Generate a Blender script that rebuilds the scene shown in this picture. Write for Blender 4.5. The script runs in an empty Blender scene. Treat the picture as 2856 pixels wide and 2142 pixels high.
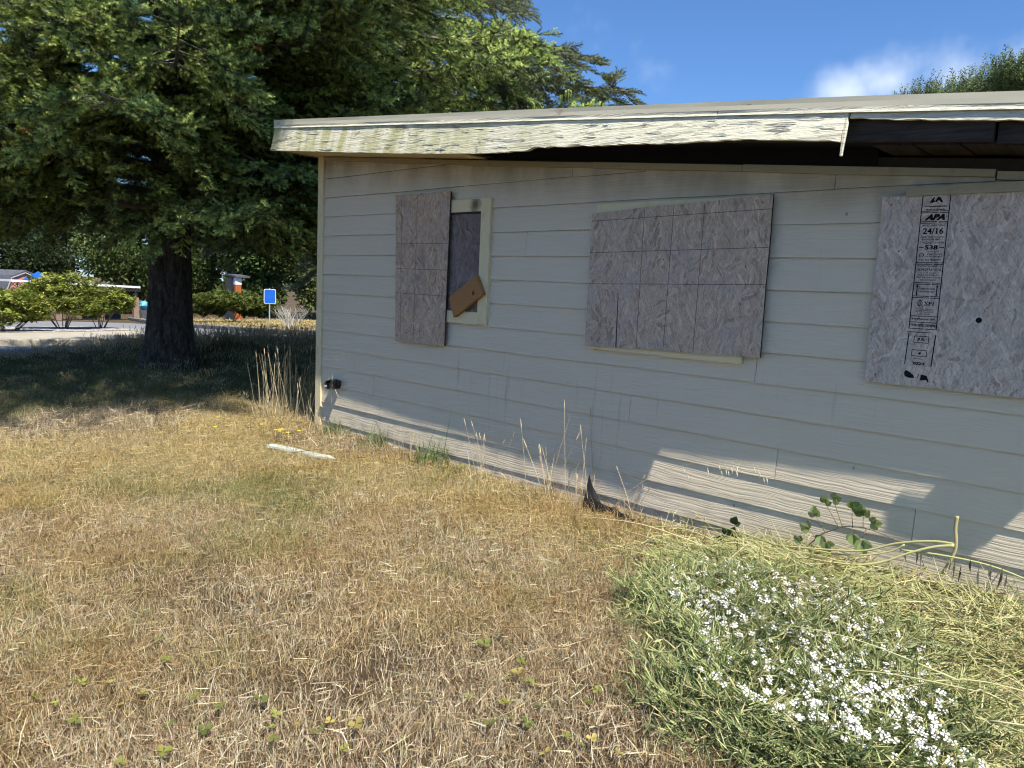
import bpy, math, random
import numpy as np
from mathutils import Matrix, Vector, Euler

random.seed(7)
RNG = np.random.default_rng(11)
SC = bpy.context.scene
COL = SC.collection
R = math.radians
TAU = math.tau

# ------------------------------------------------------------------ camera
cam_d = bpy.data.cameras.new('camera')
cam = bpy.data.objects.new('camera', cam_d)
COL.objects.link(cam)
SC.camera = cam
CAM = Vector((6.502, -4.193, 1.47))
c_right = Vector((0.72844, 0.68359, 0.04560))
c_down = Vector((0.11748, -0.05906, -0.99132))
c_fwd = Vector((-0.67496, 0.72748, -0.12333))
cam.matrix_world = Matrix((
    (c_right.x, -c_down.x, -c_fwd.x, CAM.x),
    (c_right.y, -c_down.y, -c_fwd.y, CAM.y),
    (c_right.z, -c_down.z, -c_fwd.z, CAM.z),
    (0, 0, 0, 1)))
cam_d.sensor_fit = 'HORIZONTAL'
cam_d.sensor_width = 36.0
cam_d.lens = 36.0 * 2120.0 / 2856.0
cam_d.clip_start = 0.05
cam_d.clip_end = 2000.0

# ------------------------------------------------------------------ light
SUN = Vector((1.16, -0.38, 1.876)).normalized()      # towards the sun
SUN_EL = math.asin(SUN.z)
SUN_AZ = math.atan2(SUN.x, SUN.y)                     # clockwise from +Y
world = bpy.data.worlds.new('World')
SC.world = world
world.use_nodes = True
wn, wl = world.node_tree.nodes, world.node_tree.links
wn.clear()
w_out = wn.new('ShaderNodeOutputWorld')
w_bg = wn.new('ShaderNodeBackground')
w_bg.inputs['Strength'].default_value = 0.10
w_sky = wn.new('ShaderNodeTexSky')
w_sky.sky_type = 'NISHITA'
w_sky.sun_disc = False
w_sky.sun_elevation = SUN_EL
w_sky.sun_rotation = SUN_AZ
w_sky.altitude = 0.0
w_sky.air_density = 1.0
w_sky.dust_density = 0.2
w_sky.ozone_density = 4.0
# a few small cumulus puffs spread round the sky
w_tc = wn.new('ShaderNodeTexCoord')
w_no = wn.new('ShaderNodeTexNoise')
w_no.inputs['Scale'].default_value = 9.0
w_no.inputs['Detail'].default_value = 4.0
w_no.inputs['Roughness'].default_value = 0.6
wl.new(w_tc.outputs['Generated'], w_no.inputs['Vector'])
PUFFS = [((-0.345, 0.905, 0.236), 0.07), ((-0.30, 0.917, 0.248), 0.08), ((-0.245, 0.935, 0.246), 0.09), ((-0.18, 0.95, 0.245), 0.085), ((0.55, 0.62, 0.40), 0.16),
         ((-0.9, -0.3, 0.25), 0.17), ((0.2, -0.9, 0.3), 0.15), ((0.85, -0.35, 0.3), 0.14), ((-0.5, -0.75, 0.35), 0.12)]
acc = None
nrm = wn.new('ShaderNodeVectorMath'); nrm.operation = 'NORMALIZE'
wl.new(w_tc.outputs['Generated'], nrm.inputs[0])
sc_ = wn.new('ShaderNodeVectorMath'); sc_.operation = 'MULTIPLY'
sc_.inputs[1].default_value = (1, 1, 1.5)
wl.new(nrm.outputs[0], sc_.inputs[0])
for (dx, dy, dz), rad in PUFFS:
    v = Vector((dx, dy, dz)).normalized()
    dist = wn.new('ShaderNodeVectorMath'); dist.operation = 'DISTANCE'
    wl.new(sc_.outputs[0], dist.inputs[0])
    dist.inputs[1].default_value = (v.x, v.y, v.z * 1.5)
    mr = wn.new('ShaderNodeMapRange')
    mr.inputs['From Min'].default_value = 0.0
    mr.inputs['From Max'].default_value = rad
    mr.inputs['To Min'].default_value = 1.0
    mr.inputs['To Max'].default_value = 0.0
    wl.new(dist.outputs['Value'], mr.inputs['Value'])
    if acc is None:
        acc = mr.outputs[0]
    else:
        mx = wn.new('ShaderNodeMath'); mx.operation = 'MAXIMUM'
        wl.new(acc, mx.inputs[0]); wl.new(mr.outputs[0], mx.inputs[1])
        acc = mx.outputs[0]
w_ad = wn.new('ShaderNodeMath'); w_ad.operation = 'MULTIPLY_ADD'
w_ad.inputs[1].default_value = 1.0
wl.new(acc, w_ad.inputs[0])
w_ns = wn.new('ShaderNodeMath'); w_ns.operation = 'MULTIPLY_ADD'
w_ns.inputs[1].default_value = 1.7; w_ns.inputs[2].default_value = -1.0
wl.new(w_no.outputs['Fac'], w_ns.inputs[0])
wl.new(w_ns.outputs[0], w_ad.inputs[2])
w_mr = wn.new('ShaderNodeMapRange'); w_mr.interpolation_type = 'SMOOTHSTEP'
w_mr.inputs['From Min'].default_value = 0.0
w_mr.inputs['From Max'].default_value = 1.15
wl.new(w_ad.outputs[0], w_mr.inputs['Value'])
w_mul = wn.new('ShaderNodeMath'); w_mul.operation = 'MULTIPLY'; w_mul.inputs[1].default_value = 0.9
wl.new(w_mr.outputs[0], w_mul.inputs[0])
w_tint = wn.new('ShaderNodeMix'); w_tint.data_type = 'RGBA'; w_tint.blend_type = 'MULTIPLY'
w_tint.inputs[0].default_value = 1.0
w_tint.inputs[7].default_value = (0.54, 0.735, 0.96, 1)
wl.new(w_sky.outputs[0], w_tint.inputs[6])
w_mix = wn.new('ShaderNodeMix'); w_mix.data_type = 'RGBA'
wl.new(w_mul.outputs[0], w_mix.inputs[0])
wl.new(w_tint.outputs[2], w_mix.inputs[6])
w_mix.inputs[7].default_value = (5.6, 6.3, 7.2, 1)
wl.new(w_mix.outputs[2], w_bg.inputs['Color'])
wl.new(w_bg.outputs[0], w_out.inputs['Surface'])

sun_d = bpy.data.lights.new('sun', 'SUN')
sun_d.energy = 4.3
sun_d.angle = R(0.53)
sun_d.color = (1.0, 0.95, 0.86)
sun_o = bpy.data.objects.new('sun', sun_d)
COL.objects.link(sun_o)
sun_o.rotation_euler = (-SUN).to_track_quat('-Z', 'Y').to_euler()

SC.view_settings.view_transform = 'Standard'
SC.view_settings.look = 'None'
SC.view_settings.exposure = 0.8
SC.view_settings.gamma = 1.0
SC.view_settings.use_curve_mapping = False
SC.render.engine = 'CYCLES'
cy = SC.cycles
cy.use_denoising = True
cy.debug_use_spatial_splits = True
cy.use_adaptive_sampling = True
cy.adaptive_threshold = 0.065
cy.adaptive_min_samples = 20
cy.max_bounces = 4
cy.diffuse_bounces = 2
cy.glossy_bounces = 2
cy.transmission_bounces = 3
cy.transparent_max_bounces = 4
cy.filter_width = 1.15
cy.caustics_reflective = False
cy.caustics_refractive = False
cy.sample_clamp_indirect = 6.0

# ------------------------------------------------------------------ helpers
def vnoise(x, y, s, seed=0):
    """lattice value noise, 0..1"""
    x = np.asarray(x, float) / s + 1000; y = np.asarray(y, float) / s + 1000
    xi = np.floor(x).astype(np.int64); yi = np.floor(y).astype(np.int64)
    fx = x - xi; fy = y - yi
    fx = fx * fx * (3 - 2 * fx); fy = fy * fy * (3 - 2 * fy)
    def h(a, b):
        n = (a * 374761393 + b * 668265263 + seed * 974711) & 0xffffffff
        n = ((n ^ (n >> 13)) * 1274126177) & 0xffffffff
        return ((n ^ (n >> 16)) & 0xffff) / 65535.0
    return (h(xi, yi) * (1 - fx) + h(xi + 1, yi) * fx) * (1 - fy) + (h(xi, yi + 1) * (1 - fx) + h(xi + 1, yi + 1) * fx) * fy

def sstep(a, b, x):
    t = np.clip((np.asarray(x, float) - a) / (b - a), 0, 1)
    return t * t * (3 - 2 * t)

def ter(x, y):
    """height of the ground"""
    x = np.asarray(x, float); y = np.asarray(y, float)
    sp = lambda t: np.log1p(np.exp(np.clip(t, -40, 40))) + np.maximum(t - 40, 0)
    z = -0.043 * (sp(-7 - x) - sp(-52 - x))
    z = z + 0.045 * sstep(3.9, 5.3, x) * np.exp(-(np.minimum(y, 0) / 0.7) ** 2) * sstep(12, 8, x)
    near = np.exp(-((x - 3) ** 2 + (y + 2) ** 2) / 120)
    z = z + near * 0.035 * (vnoise(x, y, 1.3, 3) - 0.5) + near * 0.02 * (vnoise(x, y, 0.45, 4) - 0.5)
    return z

class MB:
    """collects verts, faces and per-vertex colours"""
    def __init__(s): s.v = []; s.f = []; s.c = []
    def add(s, vs, fs, col=None):
        b = len(s.v); s.v += [tuple(p) for p in vs]
        s.f += [tuple(i + b for i in f) for f in fs]
        s.c += [col if col is not None else (1, 1, 1)] * len(vs) if not isinstance(col, list) else col
    def box(s, a, b, col=None):
        x0, y0, z0 = a; x1, y1, z1 = b
        s.add([(x0, y0, z0), (x1, y0, z0), (x1, y1, z0), (x0, y1, z0), (x0, y0, z1), (x1, y0, z1), (x1, y1, z1), (x0, y1, z1)],
              [(3, 2, 1, 0), (4, 5, 6, 7), (0, 1, 5, 4), (1, 2, 6, 5), (2, 3, 7, 6), (3, 0, 4, 7)], col)
    def prism(s, poly, y0, y1, col=None):
        """polygon in (x, z), extruded from y0 (front) to y1"""
        n = len(poly)
        vs = [(p[0], y0, p[1]) for p in poly] + [(p[0], y1, p[1]) for p in poly]
        fs = [tuple(range(n)), tuple(range(2 * n - 1, n - 1, -1))] + [((i + 1) % n, i, i + n, (i + 1) % n + n) for i in range(n)]
        s.add(vs, fs, col)
    def tube(s, pts, rad, n=6, col=None, cap=True):
        pts = [Vector(p) for p in pts]; k = len(pts)
        if not hasattr(rad, '__len__'): rad = [rad] * k
        vs = []; a = None
        for i, p in enumerate(pts):
            t = (pts[min(i + 1, k - 1)] - pts[max(i - 1, 0)])
            if t.length < 1e-9: t = Vector((0, 0, 1))
            t.normalize()
            if a is None: a = t.orthogonal().normalized()
            a = (a - t * a.dot(t))
            if a.length < 1e-6: a = t.orthogonal()
            a.normalize(); b = t.cross(a)
            for j in range(n):
                an = TAU * j / n
                vs.append(p + (a * math.cos(an) + b * math.sin(an)) * rad[i])
        fs = [(i * n + j, i * n + (j + 1) % n, (i + 1) * n + (j + 1) % n, (i + 1) * n + j) for i in range(k - 1) for j in range(n)]
        if cap: fs += [tuple(range(n - 1, -1, -1)), tuple(range((k - 1) * n, k * n))]
        s.add(vs, fs, col)
    def blade(s, p, d, bend, L, w, side, col, seg=2):
        """grass blade from p growing along d, bending towards bend"""
        vs = []; cs = []
        for i in range(seg + 1):
            t = i / seg
            q = p + d * (L * t) + bend * (L * t * t)
            ww = w * (1 - t ** 1.6) * 0.5
            k = 1.0
            c = (col[0] * k, col[1] * k, col[2] * k)
            if i == seg: vs.append(q); cs.append(c)
            else: vs += [q - side * ww, q + side * ww]; cs += [c, c]
        fs = [(2 * i, 2 * i + 1, 2 * i + 3, 2 * i + 2) for i in range(seg - 1)] + [(2 * seg - 2, 2 * seg - 1, 2 * seg)]
        s.add(vs, fs, cs)
    def tri(s, a, b, c, col): s.add([a, b, c], [(0, 1, 2)], col)
    def mesh(s, name, mat, smooth=False, colors=False):
        me = bpy.data.meshes.new(name)
        me.from_pydata(s.v, [], s.f)
        if colors:
            at = me.color_attributes.new('Col', 'FLOAT_COLOR', 'POINT')
            arr = np.ones((len(s.v), 4), np.float32); arr[:, :3] = np.array(s.c, np.float32)
            at.data.foreach_set('color', arr.ravel())
        if smooth: me.polygons.foreach_set('use_smooth', [True] * len(me.polygons))
        if mat: me.materials.append(mat)
        me.update()
        return me
    def build(s, name, mat, parent=None, smooth=False, colors=False):
        o = bpy.data.objects.new(name, s.mesh(name, mat, smooth, colors))
        COL.objects.link(o)
        if parent: o.parent = parent; o.matrix_parent_inverse = parent_inv(parent)
        return o

def parent_inv(p):
    return Matrix.LocRotScale(p.location, p.rotation_euler, p.scale).inverted()

def thing(name, loc, label, cat, group=None):
    o = bpy.data.objects.new(name, None); COL.objects.link(o)
    o.location = loc; o.empty_display_size = 0.1
    return tag(o, label, cat, group)

def tag(o, label=None, cat=None, group=None, kind=None):
    if label: o['label'] = label
    if cat: o['category'] = cat
    if group: o['group'] = group
    if kind: o['kind'] = kind
    return o

def rot_from(xd, up=Vector((0, 0, 1))):
    x = xd.normalized(); y = up.cross(x)
    if y.length < 1e-4: y = Vector((0, 1, 0)).cross(x)
    y.normalize(); z = x.cross(y)
    return Matrix((x, y, z)).transposed().to_euler()

_gn = {}
def scatter(name, sources, pts, rots, scls, idx, parent=None):
    """one object that spreads small source meshes over points (for what nobody could count)"""
    key = tuple(id(m) for m in sources)
    if key not in _gn:
        cl = bpy.data.collections.new('sources')
        for i, m in enumerate(sources):
            cl.objects.link(bpy.data.objects.new('s%03d_%d' % (i, len(_gn)), m))
        ng = bpy.data.node_groups.new('spread', 'GeometryNodeTree')
        ng.interface.new_socket('Geometry', in_out='INPUT', socket_type='NodeSocketGeometry')
        ng.interface.new_socket('Geometry', in_out='OUTPUT', socket_type='NodeSocketGeometry')
        n = ng.nodes; l = ng.links
        gi = n.new('NodeGroupInput'); go = n.new('NodeGroupOutput')
        ci = n.new('GeometryNodeCollectionInfo')
        ci.inputs['Collection'].default_value = cl
        ci.inputs['Separate Children'].default_value = True
        ci.inputs['Reset Children'].default_value = True
        ip = n.new('GeometryNodeInstanceOnPoints')
        ip.inputs['Pick Instance'].default_value = True
        def attr(nm, t):
            a = n.new('GeometryNodeInputNamedAttribute'); a.data_type = t
            a.inputs['Name'].default_value = nm
            return a.outputs['Attribute']
        l.new(gi.outputs[0], ip.inputs['Points'])
        l.new(ci.outputs[0], ip.inputs['Instance'])
        l.new(attr('idx', 'INT'), ip.inputs['Instance Index'])
        er = n.new('FunctionNodeEulerToRotation')
        l.new(attr('rot', 'FLOAT_VECTOR'), er.inputs[0])
        l.new(er.outputs[0], ip.inputs['Rotation'])
        l.new(attr('scl', 'FLOAT'), ip.inputs['Scale'])
        l.new(ip.outputs[0], go.inputs[0])
        _gn[key] = ng
    me = bpy.data.meshes.new(name)
    pts = np.asarray(pts, np.float32)
    me.from_pydata([tuple(map(float, p)) for p in pts], [], [])
    a = me.attributes.new('rot', 'FLOAT_VECTOR', 'POINT'); a.data.foreach_set('vector', np.asarray(rots, np.float32).ravel())
    a = me.attributes.new('scl', 'FLOAT', 'POINT'); a.data.foreach_set('value', np.asarray(scls, np.float32).ravel())
    a = me.attributes.new('idx', 'INT', 'POINT'); a.data.foreach_set('value', np.asarray(idx, np.int32).ravel())
    o = bpy.data.objects.new(name, me); COL.objects.link(o)
    m = o.modifiers.new('spread', 'NODES'); m.node_group = _gn[key]
    o['kind'] = 'stuff'
    if parent: o.parent = parent; o.matrix_parent_inverse = parent_inv(parent)
    return o

# ------------------------------------------------------------------ materials
class NT:
    def __init__(s, name):
        s.m = bpy.data.materials.new(name); s.m.use_nodes = True
        s.n = s.m.node_tree.nodes; s.l = s.m.node_tree.links
        s.b = s.n['Principled BSDF']; s.out = s.n['Material Output']
        s.b.inputs['Roughness'].default_value = 0.8
        s.b.inputs['Specular IOR Level'].default_value = 0.25
    def _in(s, sock, v):
        if hasattr(v, 'is_linked'): s.l.new(v, sock)
        else: sock.default_value = v
    def pos(s, scale=(1, 1, 1), rot=(0, 0, 0), obj=True):
        if obj:
            t = s.n.new('ShaderNodeTexCoord').outputs['Object']
        else:
            t = s.n.new('ShaderNodeNewGeometry').outputs['Position']
        mp = s.n.new('ShaderNodeMapping'); mp.inputs['Scale'].default_value = scale; mp.inputs['Rotation'].default_value = rot
        s.l.new(t, mp.inputs[0]); return mp.outputs[0]
    def noise(s, vec, scale, detail=4, rough=0.55, dist=0.0, out=0):
        t = s.n.new('ShaderNodeTexNoise'); s.l.new(vec, t.inputs['Vector'])
        t.inputs['Scale'].default_value = scale; t.inputs['Detail'].default_value = detail
        t.inputs['Roughness'].default_value = rough; t.inputs['Distortion'].default_value = dist
        return t.outputs[out]
    def voro(s, vec, scale, out='Color', feat='F1', rnd=1.0):
        t = s.n.new('ShaderNodeTexVoronoi'); t.feature = feat; s.l.new(vec, t.inputs['Vector'])
        t.inputs['Scale'].default_value = scale; t.inputs['Randomness'].default_value = rnd
        return t.outputs[out]
    def wave(s, vec, scale, dist, detail=3, dscale=1.0, direction='Z'):
        t = s.n.new('ShaderNodeTexWave'); s.l.new(vec, t.inputs['Vector']); t.bands_direction = direction
        t.inputs['Scale'].default_value = scale; t.inputs['Distortion'].default_value = dist
        t.inputs['Detail'].default_value = detail; t.inputs['Detail Scale'].default_value = dscale
        return t.outputs['Fac']
    def ramp(s, fac, stops):
        t = s.n.new('ShaderNodeValToRGB'); s._in(t.inputs[0], fac)
        e = t.color_ramp.elements
        while len(e) < len(stops): e.new(0.5)
        for k, (p, c) in enumerate(stops):
            e[k].position = p; e[k].color = tuple(c) + (1,) if len(c) == 3 else c
        return t.outputs[0]
    def mr(s, v, a, b, c=0.0, d=1.0, smooth=True):
        t = s.n.new('ShaderNodeMapRange'); t.interpolation_type = 'SMOOTHSTEP' if smooth else 'LINEAR'
        s._in(t.inputs[0], v)
        for k, q in zip((1, 2, 3, 4), (a, b, c, d)): t.inputs[k].default_value = q
        return t.outputs[0]
    def mix(s, fac, a, b, mode='MIX'):
        t = s.n.new('ShaderNodeMix'); t.data_type = 'RGBA'; t.blend_type = mode
        s._in(t.inputs[0], fac)
        for k, v in ((6, a), (7, b)):
            if isinstance(v, tuple) and len(v) == 3: v = v + (1,)
            s._in(t.inputs[k], v)
        return t.outputs[2]
    def math(s, op, a, b=0.5, c=None):
        t = s.n.new('ShaderNodeMath'); t.operation = op
        s._in(t.inputs[0], a); s._in(t.inputs[1], b)
        if c is not None: s._in(t.inputs[2], c)
        return t.outputs[0]
    def sep(s, vec):
        t = s.n.new('ShaderNodeSeparateXYZ'); s.l.new(vec, t.inputs[0]); return t.outputs
    def attr(s, name):
        t = s.n.new('ShaderNodeAttribute'); t.attribute_name = name; return t.outputs['Color']
    def rand(s): return s.n.new('ShaderNodeObjectInfo').outputs['Random']
    def bump(s, h, strength=0.5, dist=0.01):
        t = s.n.new('ShaderNodeBump'); s.l.new(h, t.inputs['Height'])
        t.inputs['Strength'].default_value = strength; t.inputs['Distance'].default_value = dist
        s.l.new(t.outputs[0], s.b.inputs['Normal'])
    def col(s, c):
        if isinstance(c, tuple) and len(c) == 3: c = c + (1,)
        s._in(s.b.inputs['Base Color'], c)
        return s
    def translucent(s, c, fac=0.3):
        """thin leaf: part of the light passes through"""
        d = s.n.new('ShaderNodeBsdfTranslucent'); s._in(d.inputs['Color'], c if not isinstance(c, tuple) else c + (1,))
        mx = s.n.new('ShaderNodeMixShader'); mx.inputs[0].default_value = fac
        s.l.new(s.b.outputs[0], mx.inputs[1]); s.l.new(d.outputs[0], mx.inputs[2])
        s.l.new(mx.outputs[0], s.out.inputs['Surface'])

def plain(name, c, rough=0.8, var=0.12, scale=20, bump=0.0):
    t = NT(name)
    n = t.noise(t.pos(obj=False), scale, 5)
    lo = tuple(x * (1 - var) for x in c); hi = tuple(x * (1 + var) for x in c)
    t.col(t.ramp(n, [(0.3, lo), (0.7, hi)]))
    t.b.inputs['Roughness'].default_value = rough
    if bump: t.bump(n, 0.6, bump)
    return t.m

M = {}
# painted fibre-cement lap siding with pressed wood grain
t = NT('siding_paint')
p = t.pos(obj=False)
pr = t.pos((1, 1, 1), obj=False)
# every board gets its own offset through its random number
off = t.n.new('ShaderNodeVectorMath'); off.operation = 'ADD'
cmb = t.n.new('ShaderNodeCombineXYZ'); rnd = t.rand()
t.l.new(t.math('MULTIPLY', rnd, 37.0), cmb.inputs[0]); t.l.new(t.math('MULTIPLY', rnd, 11.0), cmb.inputs[2])
t.l.new(p, off.inputs[0]); t.l.new(cmb.outputs[0], off.inputs[1])
mp3 = t.n.new('ShaderNodeMapping'); mp3.inputs['Scale'].default_value = (0.8, 1, 26); t.l.new(off.outputs[0], mp3.inputs[0])
wb = t.n.new('ShaderNodeTexNoise'); t.l.new(off.outputs[0], wb.inputs['Vector']); wb.inputs['Scale'].default_value = 2.6; wb.inputs['Detail'].default_value = 2
wa = t.n.new('ShaderNodeVectorMath'); wa.operation = 'MULTIPLY_ADD'; t.l.new(wb.outputs['Color'], wa.inputs[0]); wa.inputs[1].default_value = (0, 0, 1.3); t.l.new(mp3.outputs[0], wa.inputs[2])
grain = t.mr(t.noise(wa.outputs[0], 3.6, 1.5, 0.5), 0.35, 0.62)
mp2 = t.n.new('ShaderNodeMapping'); mp2.inputs['Scale'].default_value = (2.0, 1, 60); t.l.new(off.outputs[0], mp2.inputs[0])
fine = t.noise(mp2.outputs[0], 4.0, 3)
hgt = t.math('ADD', grain, t.math('MULTIPLY', fine, 0.5))
t.bump(hgt, 0.4, 0.0032)
base = t.mix(t.noise(p, 1.1, 4), (0.70, 0.595, 0.43), (0.76, 0.65, 0.48))
base = t.mix(t.math('MULTIPLY', t.mr(rnd, 0.0, 1.0, 0, 1, False), 0.35), base, (0.72, 0.605, 0.445))
# grime under the eave and rain splash at the foot
z = t.sep(p)
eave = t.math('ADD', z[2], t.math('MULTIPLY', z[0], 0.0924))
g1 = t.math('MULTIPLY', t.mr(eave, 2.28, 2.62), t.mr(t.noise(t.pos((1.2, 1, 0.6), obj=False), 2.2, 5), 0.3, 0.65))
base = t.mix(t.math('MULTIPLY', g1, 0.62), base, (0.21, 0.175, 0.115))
g2 = t.math('MULTIPLY', t.mr(z[2], 0.5, 0.0), t.mr(t.noise(t.pos((2, 1, 3), obj=False), 3, 5), 0.4, 0.7))
base = t.mix(t.math('MULTIPLY', g2, 0.45), base, (0.27, 0.235, 0.175))
drip = t.math('MULTIPLY', t.mr(t.noise(t.pos((9, 1, 0.35), obj=False), 2.5, 3), 0.6, 0.74), t.mr(t.noise(p, 0.9, 2), 0.5, 0.62))
base = t.mix(t.math('MULTIPLY', drip, 0.35), base, (0.25, 0.23, 0.19))
speck = t.mr(t.voro(t.pos((1, 1, 0.6), obj=False), 5.5, 'Distance'), 0.045, 0.02)
base = t.mix(t.math('MULTIPLY', speck, 0.6), base, (0.12, 0.11, 0.1))
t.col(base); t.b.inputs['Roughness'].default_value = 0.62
M['siding'] = t.m

def painted_wood(name, c, grain_amt, dirt, algae=0.0, peel=0.0, gscale=30, soot=None):
    t = NT(name)
    p = t.pos(obj=False)
    st = t.pos((0.8, 1, 9), (0, 0.092, 0), obj=False)
    g = t.noise(t.pos((0.7, 1, 14), (0, 0.092, 0), obj=False), gscale * 0.16, 5, 0.6, 0.7)
    w = t.noise(t.pos((1.0, 1, 5.0), (0, 0.092, 0), obj=False), 6.0, 5, 0.65, 2.0)
    crack = t.mr(t.noise(t.pos((1.2, 1, 16), (0, 0.092, 0), obj=False), 3.4, 4, 0.6, 0.8), 0.56, 0.64)
    h = t.math('ADD', t.math('ADD', g, t.math('MULTIPLY', w, 0.7)), t.math('MULTIPLY', crack, -0.8 * peel))
    t.bump(h, grain_amt, 0.012)
    b = t.mix(t.noise(p, 1.7, 3), tuple(x * 0.92 for x in c), tuple(min(1, x * 1.06) for x in c))
    d = t.mr(t.noise(t.pos((3, 1, 1.2), obj=False), 2.4, 5, 0.65), 0.52, 0.72)
    b = t.mix(t.math('MULTIPLY', d, dirt), b, (0.27, 0.23, 0.15))
    if algae:
        x = t.sep(p)[0]
        a = t.math('MULTIPLY', t.mr(t.noise(t.pos((5.5, 1, 0.9), obj=False), 1.6, 4), 0.40, 0.66), t.mr(x, 4.2, 1.2))
        b = t.mix(t.math('MULTIPLY', a, algae), b, (0.40, 0.39, 0.13))
    if peel:
        q = t.mr(t.noise(t.pos((1.1, 1, 3.2), obj=False), 3.1, 6, 0.7, 0.6), 0.585, 0.64)
        b = t.mix(t.math('MULTIPLY', q, peel), b, (0.26, 0.21, 0.17))
        b = t.mix(t.math('MULTIPLY', crack, 0.5 * peel), b, (0.14, 0.11, 0.08))
    if soot:                                           # smoke stain on the head of the small window
        ds_ = t.n.new('ShaderNodeVectorMath'); ds_.operation = 'DISTANCE'; t.l.new(p, ds_.inputs[0]); ds_.inputs[1].default_value = (soot[0], -0.038, soot[1])
        q = t.math('ADD', ds_.outputs['Value'], t.math('MULTIPLY', t.math('SUBTRACT', t.noise(p, 18, 3), 0.5), 0.09))
        b = t.mix(t.mr(q, 0.085, 0.01, 0, 0.85), b, (0.06, 0.05, 0.035))
    t.col(b); t.b.inputs['Roughness'].default_value = 0.75
    return t.m
M['trim'] = painted_wood('cream_trim_paint', (0.80, 0.665, 0.40), 0.15, 0.3, soot=(2.175, 2.105))
M['fascia'] = painted_wood('peeling_cream_paint', (0.77, 0.725, 0.54), 0.6, 0.28, algae=0.75, peel=0.8)
M['strip'] = painted_wood('rough_cream_paint', (0.69, 0.655, 0.51), 0.8, 0.25, peel=0.25)
M['frieze'] = painted_wood('weathered_trim_paint', (0.40, 0.35, 0.235), 0.3, 0.6)
t = NT('painted_drip_edge')
b = t.mix(t.noise(t.pos((1.2, 1, 3), obj=False), 2.0, 4), (0.60, 0.55, 0.40), (0.70, 0.645, 0.475))
ru = t.mr(t.noise(t.pos((1, 1, 5), obj=False), 5, 6, 0.7), 0.60, 0.70)
b = t.mix(t.math('MULTIPLY', ru, 0.75), b, (0.30, 0.13, 0.05))
t.col(b); t.b.inputs['Roughness'].default_value = 0.5
M['drip'] = t.m
M['butt'] = plain('lap_shadow_edge', (0.07, 0.06, 0.05), 0.95)  # underside of each lap, darkened to draw its shadow line
M['roof'] = plain('roof_felt', (0.10, 0.095, 0.09), 0.95, 0.3, 30, 0.01)
M['tar'] = plain('black_building_paper', (0.006, 0.0065, 0.009), 0.75, 0.3, 8)
M['inside'] = plain('dark_interior', (0.05, 0.045, 0.04), 0.9)
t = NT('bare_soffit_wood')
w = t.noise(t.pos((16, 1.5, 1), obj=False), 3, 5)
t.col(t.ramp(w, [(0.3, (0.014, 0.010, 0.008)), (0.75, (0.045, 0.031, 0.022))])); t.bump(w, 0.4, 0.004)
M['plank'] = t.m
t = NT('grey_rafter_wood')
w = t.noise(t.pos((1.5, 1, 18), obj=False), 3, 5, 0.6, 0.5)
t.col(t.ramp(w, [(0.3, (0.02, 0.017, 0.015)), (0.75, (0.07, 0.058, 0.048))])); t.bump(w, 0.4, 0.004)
M['rafter'] = t.m

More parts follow.
